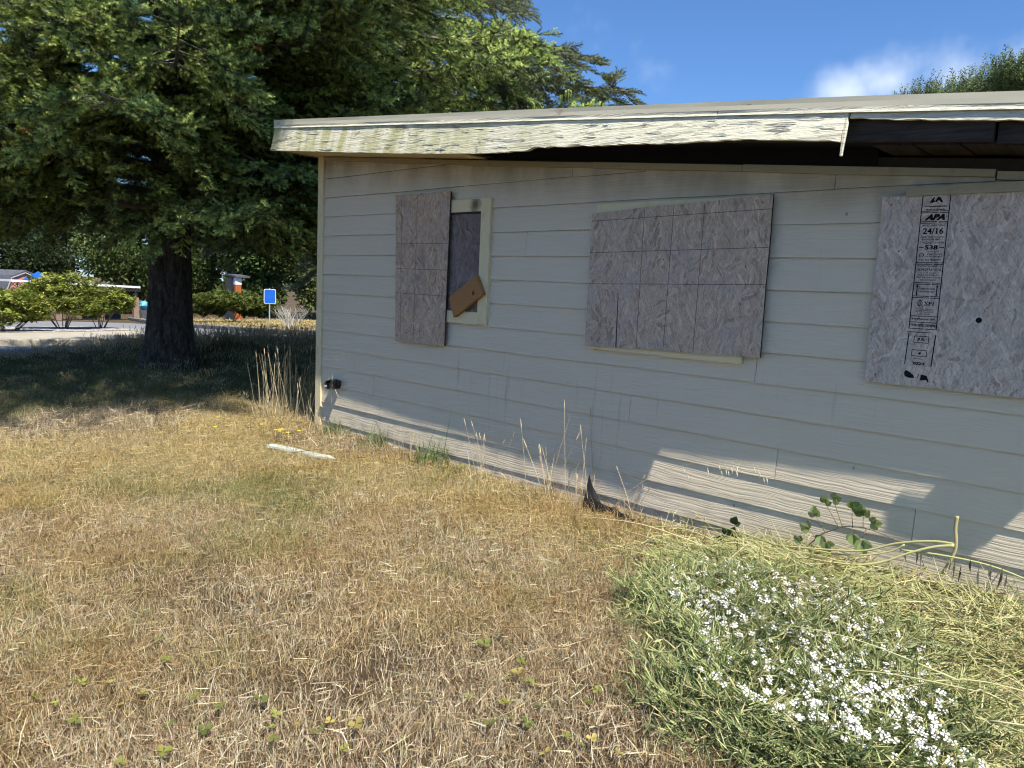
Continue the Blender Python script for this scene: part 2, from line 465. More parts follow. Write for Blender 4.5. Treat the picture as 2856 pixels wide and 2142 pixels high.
def osb(name, light, mid, dark, dirt=0.3):
    """pressed flakes lying mostly upright"""
    t = NT(name)
    p = t.pos()
    wob = t.n.new('ShaderNodeTexNoise'); t.l.new(p, wob.inputs['Vector']); wob.inputs['Scale'].default_value = 13; wob.inputs['Detail'].default_value = 2
    ad = t.n.new('ShaderNodeVectorMath'); ad.operation = 'MULTIPLY_ADD'
    t.l.new(wob.outputs['Color'], ad.inputs[0]); ad.inputs[1].default_value = (0.05, 0, 0.05); t.l.new(p, ad.inputs[2])
    layers = []
    for ang, sc_ in ((0.35, (64, 1, 13)), (-0.45, (60, 1, 12)), (1.15, (58, 1, 13)), (-0.05, (70, 1, 13))):
        mpn = t.n.new('ShaderNodeMapping'); mpn.vector_type = 'TEXTURE'
        mpn.inputs['Rotation'].default_value = (0, ang, 0)
        mpn.inputs['Scale'].default_value = tuple(1.0 / q for q in sc_)
        t.l.new(ad.outputs[0], mpn.inputs[0])
        layers.append(mpn.outputs[0])
    sel = t.voro(ad.outputs[0], 11, 'Color')
    ss = t.n.new('ShaderNodeSeparateColor'); t.l.new(sel, ss.inputs[0])
    v = [t.voro(L, 1.0, 'Color') for L in layers]
    a = t.mix(t.mr(ss.outputs[0], 0.45, 0.55), v[0], v[1])
    b = t.mix(t.mr(ss.outputs[1], 0.45, 0.55), v[2], v[3])
    f = t.mix(t.mr(ss.outputs[2], 0.60, 0.70), a, b)
    fs = t.n.new('ShaderNodeSeparateColor'); t.l.new(f, fs.inputs[0])
    c = t.ramp(fs.outputs[0], [(0.0, dark), (0.3, mid), (0.7, mid), (1.0, light)])
    # a few reddish and a few blue-grey weathered flakes
    big = t.noise(p, 6.0, 3)
    c = t.mix(t.math('MULTIPLY', t.mr(fs.outputs[1], 0.86, 0.9), 0.45), c, (0.42, 0.22, 0.15))
    c = t.mix(t.math('MULTIPLY', t.mr(big, 0.52, 0.62), 0.3), c, (0.46, 0.42, 0.42))
    g = t.noise(layers[0], 2.2, 4); g2 = t.noise(layers[1], 2.2, 4)
    gg = t.math('MULTIPLY', t.math('ADD', g, g2), 0.5)
    c = t.mix(0.42, c, t.ramp(gg, [(0.36, tuple(x * 0.35 for x in mid)), (0.64, tuple(min(1, x * 1.6) for x in mid))]), 'MIX')
    sp = t.mr(t.noise(p, 90, 2), 0.68, 0.72)
    c = t.mix(t.math('MULTIPLY', sp, 0.6), c, (0.05, 0.04, 0.035))
    st = t.mr(t.noise(t.pos((2.5, 1, 0.7)), 3.0, 5), 0.5, 0.75)
    c = t.mix(t.math('MULTIPLY', st, dirt), c, (0.12, 0.10, 0.085))
    t.col(c); t.bump(t.math('ADD', gg, t.math('MULTIPLY', fs.outputs[0], 0.5)), 0.35, 0.004)
    t.b.inputs['Roughness'].default_value = 0.85
    return t.m
M['osb'] = osb('weathered_osb', (0.80, 0.64, 0.48), (0.56, 0.43, 0.32), (0.25, 0.185, 0.135), 0.25)
M['osb2'] = osb('brown_osb', (0.78, 0.58, 0.42), (0.53, 0.385, 0.27), (0.23, 0.16, 0.105), 0.25)
M['osb3'] = osb('grey_osb', (0.82, 0.69, 0.57), (0.60, 0.49, 0.40), (0.29, 0.23, 0.185), 0.15)
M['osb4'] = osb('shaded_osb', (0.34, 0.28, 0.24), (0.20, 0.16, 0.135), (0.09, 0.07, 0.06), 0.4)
M['osb_edge'] = plain('osb_cut_edge', (0.055, 0.042, 0.032), 0.9, 0.4, 90)
M['ink'] = plain('black_ink', (0.012, 0.011, 0.014), 0.9, 0.5, 60)
M['pencil'] = plain('printed_guide_line', (0.12, 0.098, 0.078), 0.9, 0.5, 40)
t = NT('raw_pine')
kn = t.noise(t.pos((1, 1, 1), (0, 0.55, 0)), 5, 3)
w = t.noise(t.pos((3.0, 1, 30), (0, 0.55, 0)), 2.0, 5, 0.6, 0.6)
t.col(t.mix(t.math('MULTIPLY', kn, 0.35), t.ramp(w, [(0.2, (0.34, 0.165, 0.055)), (0.8, (0.47, 0.255, 0.10))]), (0.22, 0.10, 0.04)))
M['pine'] = t.m
M['knot'] = plain('pine_knot', (0.10, 0.04, 0.018), 0.7)
M['black_plastic'] = plain('black_plastic', (0.012, 0.012, 0.013), 0.35, 0.3, 10)
M['white_plastic'] = plain('weathered_white_plastic', (0.50, 0.53, 0.46), 0.5, 0.25, 6)

def leafmat(name, tint=None, fac=0.3, jitter=0.25, rough=0.6, patch=None):
    """colour comes from each blade or leaf, a little different on every plant"""
    t = NT(name)
    c = t.attr('Col')
    r = t.rand()
    k = t.mr(r, 0, 1, 1 - jitter, 1 + jitter, False)
    cc = t.n.new('ShaderNodeVectorMath'); cc.operation = 'SCALE'
    t.l.new(c, cc.inputs[0]); t.l.new(k, cc.inputs[3])
    c = cc.outputs[0]
    if patch:
        for (s, lo, hi, colr, amt) in patch:
            n = t.noise(t.pos((1, 1, 0.02), obj=False), s, 4, 0.6)
            c = t.mix(t.math('MULTIPLY', t.mr(n, lo, hi), amt), c, colr, 'MULTIPLY')
    t.col(c); t.b.inputs['Roughness'].default_value = rough
    if fac: t.translucent(c, fac)
    return t.m
M['straw'] = leafmat('dry_grass', fac=0, jitter=0.22, rough=0.7,
                     patch=[(0.9, 0.48, 0.64, (0.88, 0.82, 0.72), 1.0), (2.3, 0.52, 0.68, (0.84, 0.90, 0.76), 0.8)])
M['green_grass'] = leafmat('green_grass', fac=0.35, jitter=0.2)
M['needle'] = leafmat('spruce_needles', fac=0.18, jitter=0.3, rough=0.5)
M['leaf'] = leafmat('broad_leaves', fac=0.3, jitter=0.3, rough=0.45)
M['stem'] = leafmat('plant_stems', fac=0, jitter=0.15)
t = NT('white_petals'); t.col((0.86, 0.84, 0.79)); t.translucent((0.80, 0.78, 0.72), 0.3); M['petal'] = t.m
M['petal_core'] = plain('flower_core', (0.50, 0.50, 0.08), 0.7)
t = NT('yellow_petals'); t.col((0.75, 0.58, 0.02)); M['yellow'] = t.m

t = NT('dry_earth')
p = t.pos(obj=False)
n1 = t.noise(p, 0.9, 5); n2 = t.noise(p, 30, 6, 0.7)
c = t.ramp(n2, [(0.25, (0.035, 0.024, 0.013)), (0.5, (0.09, 0.062, 0.033)), (0.75, (0.19, 0.135, 0.07))])
c = t.mix(t.math('MULTIPLY', t.mr(n1, 0.5, 0.7), 0.5), c, (0.20, 0.17, 0.07))
t.col(c); t.bump(n2, 0.9, 0.03); t.b.inputs['Roughness'].default_value = 0.95
M['earth'] = t.m
t = NT('asphalt')
n = t.noise(t.pos(obj=False), 60, 4); n2 = t.noise(t.pos(obj=False), 0.35, 4)
t.col(t.mix(t.math('MULTIPLY', n2, 0.5), t.ramp(n, [(0.3, (0.17, 0.17, 0.175)), (0.7, (0.25, 0.25, 0.25))]), (0.27, 0.27, 0.27)))
t.b.inputs['Roughness'].default_value = 0.9
M['asphalt'] = t.m
M['concrete'] = plain('old_concrete', (0.42, 0.37, 0.28), 0.9, 0.2, 2.5, 0.003)
M['kerb_grey'] = plain('kerb_concrete', (0.20, 0.19, 0.18), 0.9, 0.2, 3)
t = NT('light_gravel')
v = t.voro(t.pos(obj=False), 9, 'Color')
sv = t.n.new('ShaderNodeSeparateColor'); t.l.new(v, sv.inputs[0])
t.col(t.ramp(sv.outputs[0], [(0.1, (0.10, 0.08, 0.07)), (0.55, (0.35, 0.31, 0.28)), (0.95, (0.70, 0.66, 0.62))]))
M['gravel'] = t.m
t = NT('spruce_bark')
n = t.noise(t.pos((7, 7, 1.5), obj=False), 2.6, 8, 0.72, 0.6); n2 = t.noise(t.pos(obj=False), 16, 4, 0.6)
h = t.math('ADD', n, t.math('MULTIPLY', n2, 0.35))
t.col(t.ramp(h, [(0.5, (0.022, 0.016, 0.012)), (0.68, (0.085, 0.064, 0.05)), (0.85, (0.19, 0.155, 0.125))])); t.bump(h, 1.0, 0.06)
M['bark'] = t.m
M['twig'] = plain('grey_twigs', (0.22, 0.20, 0.165), 0.9, 0.3, 8)
M['deadtwig'] = plain('pale_dead_twigs', (0.42, 0.39, 0.33), 0.9, 0.25, 8)
M['shrubwood'] = plain('shrub_wood', (0.22, 0.18, 0.15), 0.9, 0.3, 8)

# ------------------------------------------------------------------ ground, road, median
def warp(a, b, n, c, k):
    """grid lines from a to b, crowded round c"""
    t = np.linspace(-1, 1, n); u = np.sinh(t * k) / math.sinh(k)
    return np.where(u < 0, c + u * (c - a), c + u * (b - c))

def sheet(name, xs, ys, mat, lift=0.0, keep=None, kind='structure'):
    X, Y = np.meshgrid(xs, ys, indexing='ij')
    Z = ter(X, Y) + lift
    nx, ny = len(xs), len(ys)
    v = np.stack([X, Y, Z], -1).reshape(-1, 3)
    f = []
    for i in range(nx - 1):
        for j in range(ny - 1):
            if keep is None or keep(0.5 * (xs[i] + xs[i + 1]), 0.5 * (ys[j] + ys[j + 1])):
                f.append((i * ny + j, (i + 1) * ny + j, (i + 1) * ny + j + 1, i * ny + j + 1))
    me = bpy.data.meshes.new(name); me.from_pydata([tuple(map(float, q)) for q in v], [], f)
    me.polygons.foreach_set('use_smooth', [True] * len(f)); me.materials.append(mat); me.update()
    o = bpy.data.objects.new(name, me); COL.objects.link(o); o['kind'] = kind
    return o

sheet('ground', warp(-420, 240, 190, 2.5, 5.2), warp(-320, 420, 190, -1.5, 5.4), M['earth'])

def strip_sheet(name, inner, outer, mat, lift, n=40):
    """sheet between two polylines of (x, y)"""
    def res(pl, k):
        pl = np.array(pl, float); d = np.r_[0, np.cumsum(np.hypot(*np.diff(pl, axis=0).T))]
        s = np.linspace(0, d[-1], k); return np.c_[np.interp(s, d, pl[:, 0]), np.interp(s, d, pl[:, 1])]
    a, b = res(inner, n), res(outer, n); m = 14
    v = []; f = []
    for i in range(n):
        for j in range(m):
            q = a[i] + (b[i] - a[i]) * j / (m - 1)
            v.append((q[0], q[1], float(ter(q[0], q[1])) + lift))
    for i in range(n - 1):
        for j in range(m - 1):
            f.append((i * m + j, (i + 1) * m + j, (i + 1) * m + j + 1, i * m + j + 1))
    me = bpy.data.meshes.new(name); me.from_pydata(v, [], f); me.materials.append(mat); me.update()
    o = bpy.data.objects.new(name, me); COL.objects.link(o); o['kind'] = 'structure'
    return o

# asphalt: this side runs along the lawn, far side turns off behind the median
strip_sheet('road', [(-8.6, -60), (-8.4, -4), (-8.6, 4), (-9.0, 9.0)], [(-44, -60), (-44, 5), (-40, 9.5), (-35, 11.2)], M['asphalt'], 0.03, 60)
strip_sheet('side_road', [(-9.0, 9.0), (-9.4, 9.6), (-10.5, 30), (-12, 60)], [(-16.0, 9.0), (-16.2, 9.6), (-17.5, 30), (-19, 60)], M['asphalt'], 0.026, 20)
def kerb(name, pl, mat, w=0.16, h=0.13):
    mb = MB(); pl = [Vector((a, b, 0)) for a, b in pl]
    pts = []
    for a, b in zip(pl[:-1], pl[1:]):
        k = max(2, int((b - a).length / 1.0))
        pts += [a.lerp(b, i / k) for i in range(k)]
    pts.append(pl[-1])
    vs = []
    for i, q in enumerate(pts):
        d = (pts[min(i + 1, len(pts) - 1)] - pts[max(i - 1, 0)]).normalized(); s_ = Vector((-d.y, d.x, 0)) * w / 2
        for off, zz in ((-s_, -0.05), (-s_, h - 0.02), (-s_ * 0.8, h), (s_ * 0.8, h), (s_, h - 0.02), (s_, -0.05)):
            r_ = q + off; vs.append((r_.x, r_.y, float(ter(r_.x, r_.y)) + 0.03 + zz))
    fs = [(i * 6 + j, (i + 1) * 6 + j, (i + 1) * 6 + j + 1, i * 6 + j + 1) for i in range(len(pts) - 1) for j in range(5)]
    mb.add(vs, fs); o = mb.build(name, mat); o['kind'] = 'structure'; return o
# traffic island with gravel bed
med = [(-12.3, -40), (-12.2, 0.0), (-11.9, 1.8), (-12.5, 3.3), (-14.5, 4.6), (-18.4, 5.4), (-21.5, 5.6), (-23.6, 5.0), (-22.6, 2.6), (-21.8, 0), (-21.8, -40)]
strip_sheet('median_apron', [(-12.3, -40), (-12.2, 0.0), (-11.9, 1.8), (-12.5, 3.2), (-14.5, 4.5), (-18.3, 5.3)],
            [(-17.4, -40), (-17.3, 0.0), (-17.2, 1.5), (-17.2, 2.5), (-17.6, 3.6), (-18.4, 5.2)], M['concrete'], 0.15)
strip_sheet('gravel_bed', [(-17.4, -40), (-17.3, 0.0), (-17.2, 1.5), (-17.2, 2.5), (-17.6, 3.6), (-18.4, 5.2)],
            [(-21.8, -40), (-21.8, 0), (-22.0, 1.5), (-22.6, 2.6), (-23.6, 4.6), (-22.6, 5.4)], M['gravel'], 0.16)
kerb('kerb', med, M['concrete'])
kerb('kerb_strip', [(-16.2, 34), (-16.3, 10.0), (-17.2, 9.55), (-25, 10.2), (-30, 11.0), (-36, 12.4), (-46, 15.2)], M['kerb_grey'], 0.22, 0.16)

# ------------------------------------------------------------------ house
SL = 0.0924                                            # fall of the low roof towards the right
OV = -0.38                                             # face of the rake fascia
def zs(s, x): return s - SL * x
HX1, HY1 = 9.0, 7.2
house = thing('house', (0, 0, 0), 'boarded-up single-storey house with grey lap siding and peeling cream fascia', 'house')

# wall core behind the siding
mb = MB()
mb.add([(0.0, 0.0, -0.15), (HX1, 0.0, -0.15), (HX1, HY1, -0.15), (0.0, HY1, -0.15),
        (0.0, 0.0, zs(2.70, 0)), (HX1, 0.0, zs(2.70, HX1)), (HX1, HY1, zs(2.70, HX1)), (0.0, HY1, zs(2.70, 0))],
       [(4, 5, 6, 7), (0, 1, 5, 4), (1, 2, 6, 5), (2, 3, 7, 6), (3, 0, 4, 7)])
mb.build('wall_sheathing', M['inside'], house)

LAP = 0.18
JOINT = {0: [1.2, 6.9], 1: [5.46, 8.0], 2: [4.717, 0.9], 3: [3.693, 7.2], 4: [2.522, 6.1], 5: [4.546], 6: [3.777, 7.4], 7: [6.6], 8: [7.0], 9: [2.7, 7.9], 10: [6.4], 11: [4.9, 7.7], 12: [3.1, 6.9], 13: [5.0], 14: [2.0]}
def siding_board(x0, x1, z0, z1, seed):
    top = lambda x: min(z1, zs(2.612, x))
    n = max(2, int((x1 - x0) / 0.22) + 1)
    xs = [x0 + (x1 - x0) * i / (n - 1) for i in range(n)]
    xs = [x for x in xs if top(x) > z0 + 0.012]
    if len(xs) < 2: return
    lim = (2.612 - z0 - 0.014) / SL
    if xs[-1] < x1 - 0.01 and lim < x1: xs.append(min(x1, lim))
    mb = MB(); vs = []
    for i, x in enumerate(xs):
        wob = 0.0022 * math.sin(x * 1.7 + seed) + 0.0012 * math.sin(x * 5.1 + seed * 2.3)
        bow = 0.0015 * math.sin(x * 2.3 + seed * 1.7)
        zt = top(x)
        k = (zt - z0) / (z1 - z0)
        yb = -0.0150 + bow; yt = -0.0150 + 0.0120 * k
        vs += [(x, 0.001, z0 + wob), (x, yb, z0 + wob), (x, 0.5 * (yb + yt), 0.5 * (z0 + wob + zt)), (x, yt, zt), (x, 0.001, zt)]
    m = len(xs)
    fs = [(i * 5 + j, (i + 1) * 5 + j, (i + 1) * 5 + j + 1, i * 5 + j + 1) for i in range(m - 1) for j in range(4)]
    fs += [(0, 1, 2, 3, 4), tuple((m - 1) * 5 + j for j in (4, 3, 2, 1, 0))]
    mb.add(vs, fs); o = mb.build('siding_board', M['siding'], house)
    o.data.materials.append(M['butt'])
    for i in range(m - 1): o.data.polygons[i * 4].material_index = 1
for k in range(-1, 15):
    z0 = 0.097 + LAP * (k - 0)
    js = [0.045] + sorted(JOINT.get(k, [])) + [HX1]
    for a, b in zip(js[:-1], js[1:]):
        siding_board(a + 0.0015, b - 0.0015, z0, z0 + LAP + 0.004, k * 1.31 + a)
# end wall, seen only from the side
for k in range(-1, 15):
    z0 = 0.097 + LAP * k; z1 = min(z0 + LAP + 0.004, 2.61)
    if z1 <= z0 + 0.02: continue
    mb = MB(); mb.add([(0.0, 0.04, z0), (-0.015, 0.04, z0), (-0.003, 0.04, z1), (0, 0.04, z1), (0.0, HY1, z0), (-0.015, HY1, z0), (-0.003, HY1, z1), (0, HY1, z1)],
                      [(0, 4, 5, 1), (1, 5, 6, 2), (2, 6, 7, 3), (0, 1, 2, 3), (7, 6, 5, 4)])
    mb.build('siding_board', M['siding'], house)

# corner boards
mb = MB(); mb.box((-0.026, -0.030, -0.1), (0.062, -0.0005, zs(2.66, 0))); mb.build('corner_trim', M['trim'], house)
mb = MB(); mb.box((-0.0265, -0.0008, -0.1), (-0.0005, 0.085, 2.655)); mb.build('corner_trim', M['trim'], house)

# roof deck, felt, open eave
def slab(name, x0, x1, y0, y1, s0, s1, mat, nx=2, parent=house):
    mb = MB()
    mb.add([(x0, y0, zs(s0, x0)), (x1, y0, zs(s0, x1)), (x1, y1, zs(s0, x1)), (x0, y1, zs(s0, x0)), (x0, y0, zs(s1, x0)), (x1, y0, zs(s1, x1)), (x1, y1, zs(s1, x1)), (x0, y1, zs(s1, x0))],
           [(3, 2, 1, 0), (4, 5, 6, 7), (0, 1, 5, 4), (1, 2, 6, 5), (2, 3, 7, 6), (3, 0, 4, 7)])
    return mb.build(name, mat, parent)
XL = -0.205
slab('roof', XL + 0.004, HX1 + 0.3, OV + 0.112, HY1 + 0.35, 2.862, 2.915, M['roof'])
slab('soffit_panel', XL + 0.03, 2.25, OV + 0.034, 0.0, 2.652, 2.662, M['trim'])
slab('soffit_panel', XL + 0.03, -0.03, 0.001, HY1 + 0.3, 2.652, 2.662, M['trim'])
slab('building_paper', 2.1, 5.16, OV + 0.09, 0.001, 2.742, 2.752, M['tar'])
slab('building_paper', 2.1, 5.10, -0.012, -0.002, 2.655, 2.741, M['tar'])
# hanging broken piece of soffit
mb = MB(); mb.add([(1.75, -0.02, zs(2.665, 1.75)), (2.35, -0.02, zs(2.66, 2.35)), (2.30, -0.30, zs(2.66, 2.3)), (1.72, -0.33, zs(2.662, 1.72)),
                   (1.75, -0.02, zs(2.673, 1.75)), (2.35, -0.02, zs(2.668, 2.35)), (2.30, -0.30, zs(2.668, 2.3)), (1.72, -0.33, zs(2.67, 1.72))],
                  [(3, 2, 1, 0), (4, 5, 6, 7), (0, 1, 5, 4), (1, 2, 6, 5), (2, 3, 7, 6), (3, 0, 4, 7)])
mb.build('soffit_fragment', M['rafter'], house)
x = 5.17; k = 0
while x < HX1:
    w = 0.185 + 0.015 * math.sin(k * 2.1)
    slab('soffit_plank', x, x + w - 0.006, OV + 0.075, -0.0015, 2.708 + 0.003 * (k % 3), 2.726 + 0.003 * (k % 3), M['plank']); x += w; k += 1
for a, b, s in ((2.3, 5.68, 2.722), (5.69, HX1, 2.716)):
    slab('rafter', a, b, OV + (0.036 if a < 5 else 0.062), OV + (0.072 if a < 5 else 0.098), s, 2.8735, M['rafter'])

# rake fascia: a long weathered board with a broken lower edge
prof = [(XL, 2.639), (0.4, 2.634), (1.0, 2.629), (1.6, 2.625), (2.2, 2.627), (2.69, 2.633), (2.86, 2.643), (3.03, 2.653), (3.10, 2.670), (3.25, 2.678), (3.54, 2.686), (3.88, 2.693), (4.18, 2.702), (4.42, 2.713), (4.64, 2.717), (4.82, 2.712), (5.02, 2.708), (5.062, 2.704)]
def ragged(prof, step, amp, seed):
    rr = random.Random(seed); out = []
    xs = [p[0] for p in prof]; ss = [p[1] for p in prof]
    n = int((xs[-1] - xs[0]) / step)
    for i in range(n + 1):
        x = xs[0] + (xs[-1] - xs[0]) * i / n
        a = amp * (0.25 if x < 2.7 else 1.0)
        out.append((x, float(np.interp(x, xs, ss)) + rr.uniform(-a, a)))
    return out
low = ragged(prof, 0.05, 0.004, 3)
def fascia_piece(name, low, s_top, y0, y1, mat, bulge=0.0, lean=0.0, skew=0.0):
    mb = MB(); vs = []; m = 9; ya, yb = y0, y1
    for i, (x, s) in enumerate(low):
        y0 = ya + skew * max(0.0, x - 5.08); y1 = yb + skew * max(0.0, x - 5.08)
        for j in range(m):
            t = j / (m - 1); ss = s + (s_top - s) * t
            d = 0.004 * (vnoise(x, ss, 0.18, 9) - 0.5) + bulge * math.sin(x * 3.1) * 0.5
            vs.append((x, y0 + float(d) - lean * (1 - t), zs(ss, x)))
        vs.append((x, y1, zs(s_top, x))); vs.append((x, y1 - lean, zs(s, x)))
    q = m + 2; n = len(low)
    fs = [(i * q + j, i * q + (j + 1) % q, (i + 1) * q + (j + 1) % q, (i + 1) * q + j) for i in range(n - 1) for j in range(q)]
    fs = [tuple(reversed(f)) for f in fs]
    fs += [tuple(range(q)), tuple((n - 1) * q + j for j in range(q - 1, -1, -1))]
    mb.add(vs, fs); return mb.build(name, mat, house)
fascia_piece('fascia_board', low, 2.846, OV - 0.006, OV + 0.026, M['fascia'], lean=0.050)
fascia_piece('fascia_board', ragged([(5.085, 2.822), (5.28, 2.813), (5.5, 2.806), (6.44, 2.80)], 0.05, 0.003, 8), 2.846, OV - 0.002, OV + 0.026, M['strip'], lean=0.012, skew=0.043)
fascia_piece('fascia_board', ragged([(6.45, 2.70), (6.82, 2.69)], 0.05, 0.006, 9), 2.846, OV, OV + 0.022, M['fascia'])
slab('soffit_panel', 6.45, 6.82, OV + 0.024, -0.036, 2.655, 2.664, M['trim'])
# curled flakes of old paint lifting off the fascia
random.seed(31); mb = MB()
for k in range(70):
    x = random.uniform(XL + .05, 5.02); sl_ = float(np.interp(x, [p[0] for p in prof], [p[1] for p in prof])); t_ = random.uniform(.03, .97); s_ = sl_ + (2.846 - sl_) * t_
    y = OV - .006 - .05 * (1 - t_) - .0035; w = random.uniform(.04, .22); h = random.uniform(.0015, .004); lift = random.uniform(.001, .004); z = zs(s_, x)
    mb.add([(x - w / 2, y, z), (x - w * .2, y, z + h * random.uniform(.6, 1)), (x + w * .25, y, z + h * random.uniform(.5, 1.1)), (x + w / 2, y, z - w * SL), (x + w * .3, y - lift, z - h - w * SL * .8), (x - w * .25, y - lift * random.uniform(.3, 1), z - h * random.uniform(.7, 1.2))], [(0, 5, 4, 3, 2, 1)])
o = mb.build('paint_flakes', M['strip'], house); o['kind'] = 'stuff'
# splinter hanging from the broken end
mb = MB(); mb.tube([(5.066, OV + 0.002, zs(2.842, 5.06)), (5.070, OV - 0.016, zs(2.78, 5.06)), (5.074, OV - 0.040, zs(2.70, 5.06)), (5.074, OV - 0.050, zs(2.638, 5.06))], [0.011, 0.012, 0.009, 0.007], 5)
mb.build('splinter', M['strip'], house)
# wavy moulding above it and metal drip edge on top
def moulding(name, x0, x1, sa, sb, yy0, yy1, mat, wav, step=0.06, seed=0, flare=0.0, skew=0.043):
    n = int((x1 - x0) / step); mb = MB(); vs = []
    for i in range(n + 1):
        x = x0 + (x1 - x0) * i / n
        wv = wav * (math.sin(x * 4.3 + seed) * 0.5 + math.sin(x * 9.7 + 1.3 * seed) * 0.3 + math.sin(x * 1.9) * 0.4)
        y0 = yy0 + skew * max(0.0, x - 5.08); y1 = yy1 + skew * max(0.0, x - 5.08)
        vs += [(x, y1, zs(sa, x)), (x, y0 + wv * 0.5 - flare, zs(sa + wv * 0.4, x)), (x, y0 + wv, zs(0.5 * (sa + sb), x)), (x, y0 + wv * 0.3, zs(sb, x)), (x, y1, zs(sb, x))]
    fs = [(i * 5 + j, (i + 1) * 5 + j, (i + 1) * 5 + j + 1, i * 5 + j + 1) for i in range(n) for j in range(4)]
    fs += [(0, 1, 2, 3, 4), tuple(n * 5 + j for j in (4, 3, 2, 1, 0))]
    mb.add(vs, fs); return mb.build(name, mat, house)
for a, b, sd in ((XL - 0.012, 4.38, 1), (4.384, 6.44, 2)):
    moulding('moulding', a, b, 2.847, 2.874, OV - 0.010, OV + 0.026, M['strip'], 0.004, seed=sd, flare=0.008)
for a, b, sd in ((XL - 0.02, 3.10, 4), (3.085, 3.62, 5), (3.61, 6.45, 6)):
    moulding('drip_edge', a, b, 2.8745, 2.922, OV - 0.008 - 0.001 * (sd % 2), OV + 0.1105, M['drip'], 0.002, seed=sd, flare=0.002)
# left fascia of the roof
mb = MB(); mb.box((XL - 0.008, OV + 0.026, zs(2.647, XL)), (XL + 0.0035, HY1 + 0.34, zs(2.846, XL))); mb.build('fascia_board', M['fascia'], house)
mb = MB(); mb.box((XL - 0.016, OV + 0.0275, zs(2.8475, XL)), (XL + 0.0038, HY1 + 0.34, zs(2.92, XL))); mb.build('drip_edge', M['drip'], house)

# frieze strip under the eave
for a, b, ds in ((0.064, 1.52, 0.0), (1.523, 3.28, -0.004), (3.283, 4.37, -0.001), (4.373, 5.64, 0.002), (5.648, HX1, -0.006)):
    mb = MB(); n = 8; vs = []
    for i in range(n + 1):
        x = a + (b - a) * i / n; w = 0.003 * math.sin(x * 4 + a)
        vs += [(x, 0.0, zs(2.607 + ds + w, x)), (x, -0.034, zs(2.607 + ds + w, x)), (x, -0.034, zs(2.645 + ds, x)), (x, 0.0, zs(2.645 + ds, x))]
    fs = [(i * 4 + j, (i + 1) * 4 + j, (i + 1) * 4 + (j + 1) % 4, i * 4 + (j + 1) % 4) for i in range(n) for j in range(4)] + [(0, 1, 2, 3), (n * 4 + 3, n * 4 + 2, n * 4 + 1, n * 4)]
    mb.add(vs, fs); mb.build('frieze_board', M['frieze'], house)

# window by the corner: cream casing, panel nailed inside
win = bpy.data.objects.new('window', None); COL.objects.link(win); win.parent = house
def bar(name, x0, z0, x1, z1, y0, y1, mat, parent): mb = MB(); mb.box((x0, y0, z0), (x1, y1, z1)); return mb.build(name, mat, parent)
bar('casing', 2.243, 1.190, 2.345, 2.149, -0.040, -0.001, M['trim'], win)
bar('casing', 1.30, 2.055, 2.2425, 2.149, -0.038, -0.001, M['trim'], win)
bar('casing', 1.30, 1.186, 2.2425, 1.279, -0.038, -0.001, M['trim'], win)
bar('casing', 1.26, 1.186, 1.2995, 2.149, -0.038, -0.001, M['trim'], win)
bar('jamb', 2.230, 1.2795, 2.2425, 2.0545, -0.030, -0.001, M['inside'], win)
bar('jamb', 1.30, 2.040, 2.2295, 2.0545, -0.030, -0.001, M['inside'], win)
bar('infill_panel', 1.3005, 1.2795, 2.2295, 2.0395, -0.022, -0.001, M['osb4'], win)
# wide window behind the middle sheet
win2 = bpy.data.objects.new('window', None); COL.objects.link(win2); win2.parent = house
bar('casing', 3.345, 2.005, 4.46, 2.060, -0.036, -0.001, M['trim'], win2)
bar('casing', 3.345, 1.093, 3.395, 1.1415, -0.036, -0.001, M['trim'], win2)
bar('casing', 3.3955, 1.095, 4.366, 1.1425, -0.037, -0.001, M['trim'], win2)
bar('casing', 4.3665, 1.097, 4.462, 1.1445, -0.036, -0.001, M['trim'], win2)
bar('casing', 3.345, 1.1435, 3.44, 2.0045, -0.035, -0.001, M['trim'], win2)
bar('casing', 4.368, 1.1455, 4.46, 2.0045, -0.035, -0.001, M['trim'], win2)
# window behind the stamped sheet: only its head board shows
win3 = bpy.data.objects.new('window', None); COL.objects.link(win3); win3.parent = house
bar('head_board', 5.266, 2.018, 6.52, 2.063, -0.052, -0.016, M['frieze'], win3)

# ------------------------------------------------------------------ sheets of board over the windows
def sheet_board(name, poly, y0, y1, mat, label):
    root = thing(name, (poly[0][0], y1, poly[0][1]), label, 'board')
    mb = MB(); n = len(poly)
    mb.add([(p[0], y0, p[1]) for p in poly], [tuple(range(n))]); mb.build('face', mat, root)
    mb = MB()
    vs = [(p[0], y0, p[1]) for p in poly] + [(p[0], y1, p[1]) for p in poly]
    mb.add(vs, [((i + 1) % n, i, i + n, (i + 1) % n + n) for i in range(n)] + [tuple(range(2 * n - 1, n - 1, -1))])
    mb.build('edge', M['osb_edge'], root)
    return root
def jag(p, q, n, amp, seed):
    rr = random.Random(seed); out = []
    for i in range(n):
        t = i / n; k = 0 if i == 0 else 1
        out.append((p[0] + (q[0] - p[0]) * t + k * rr.uniform(-amp, amp) * (abs(q[1] - p[1]) > abs(q[0] - p[0])), p[1] + (q[1] - p[1]) * t + k * rr.uniform(-amp, amp) * (abs(q[0] - p[0]) >= abs(q[1] - p[1]))))
    return out
def board_poly(bl, br, tr, tl, amp, seed): return jag(bl, br, 9, amp, seed) + jag(br, tr, 9, amp, seed + 1) + jag(tr, tl, 12, amp * 1.6, seed + 2) + jag(tl, bl, 9, amp, seed + 3)
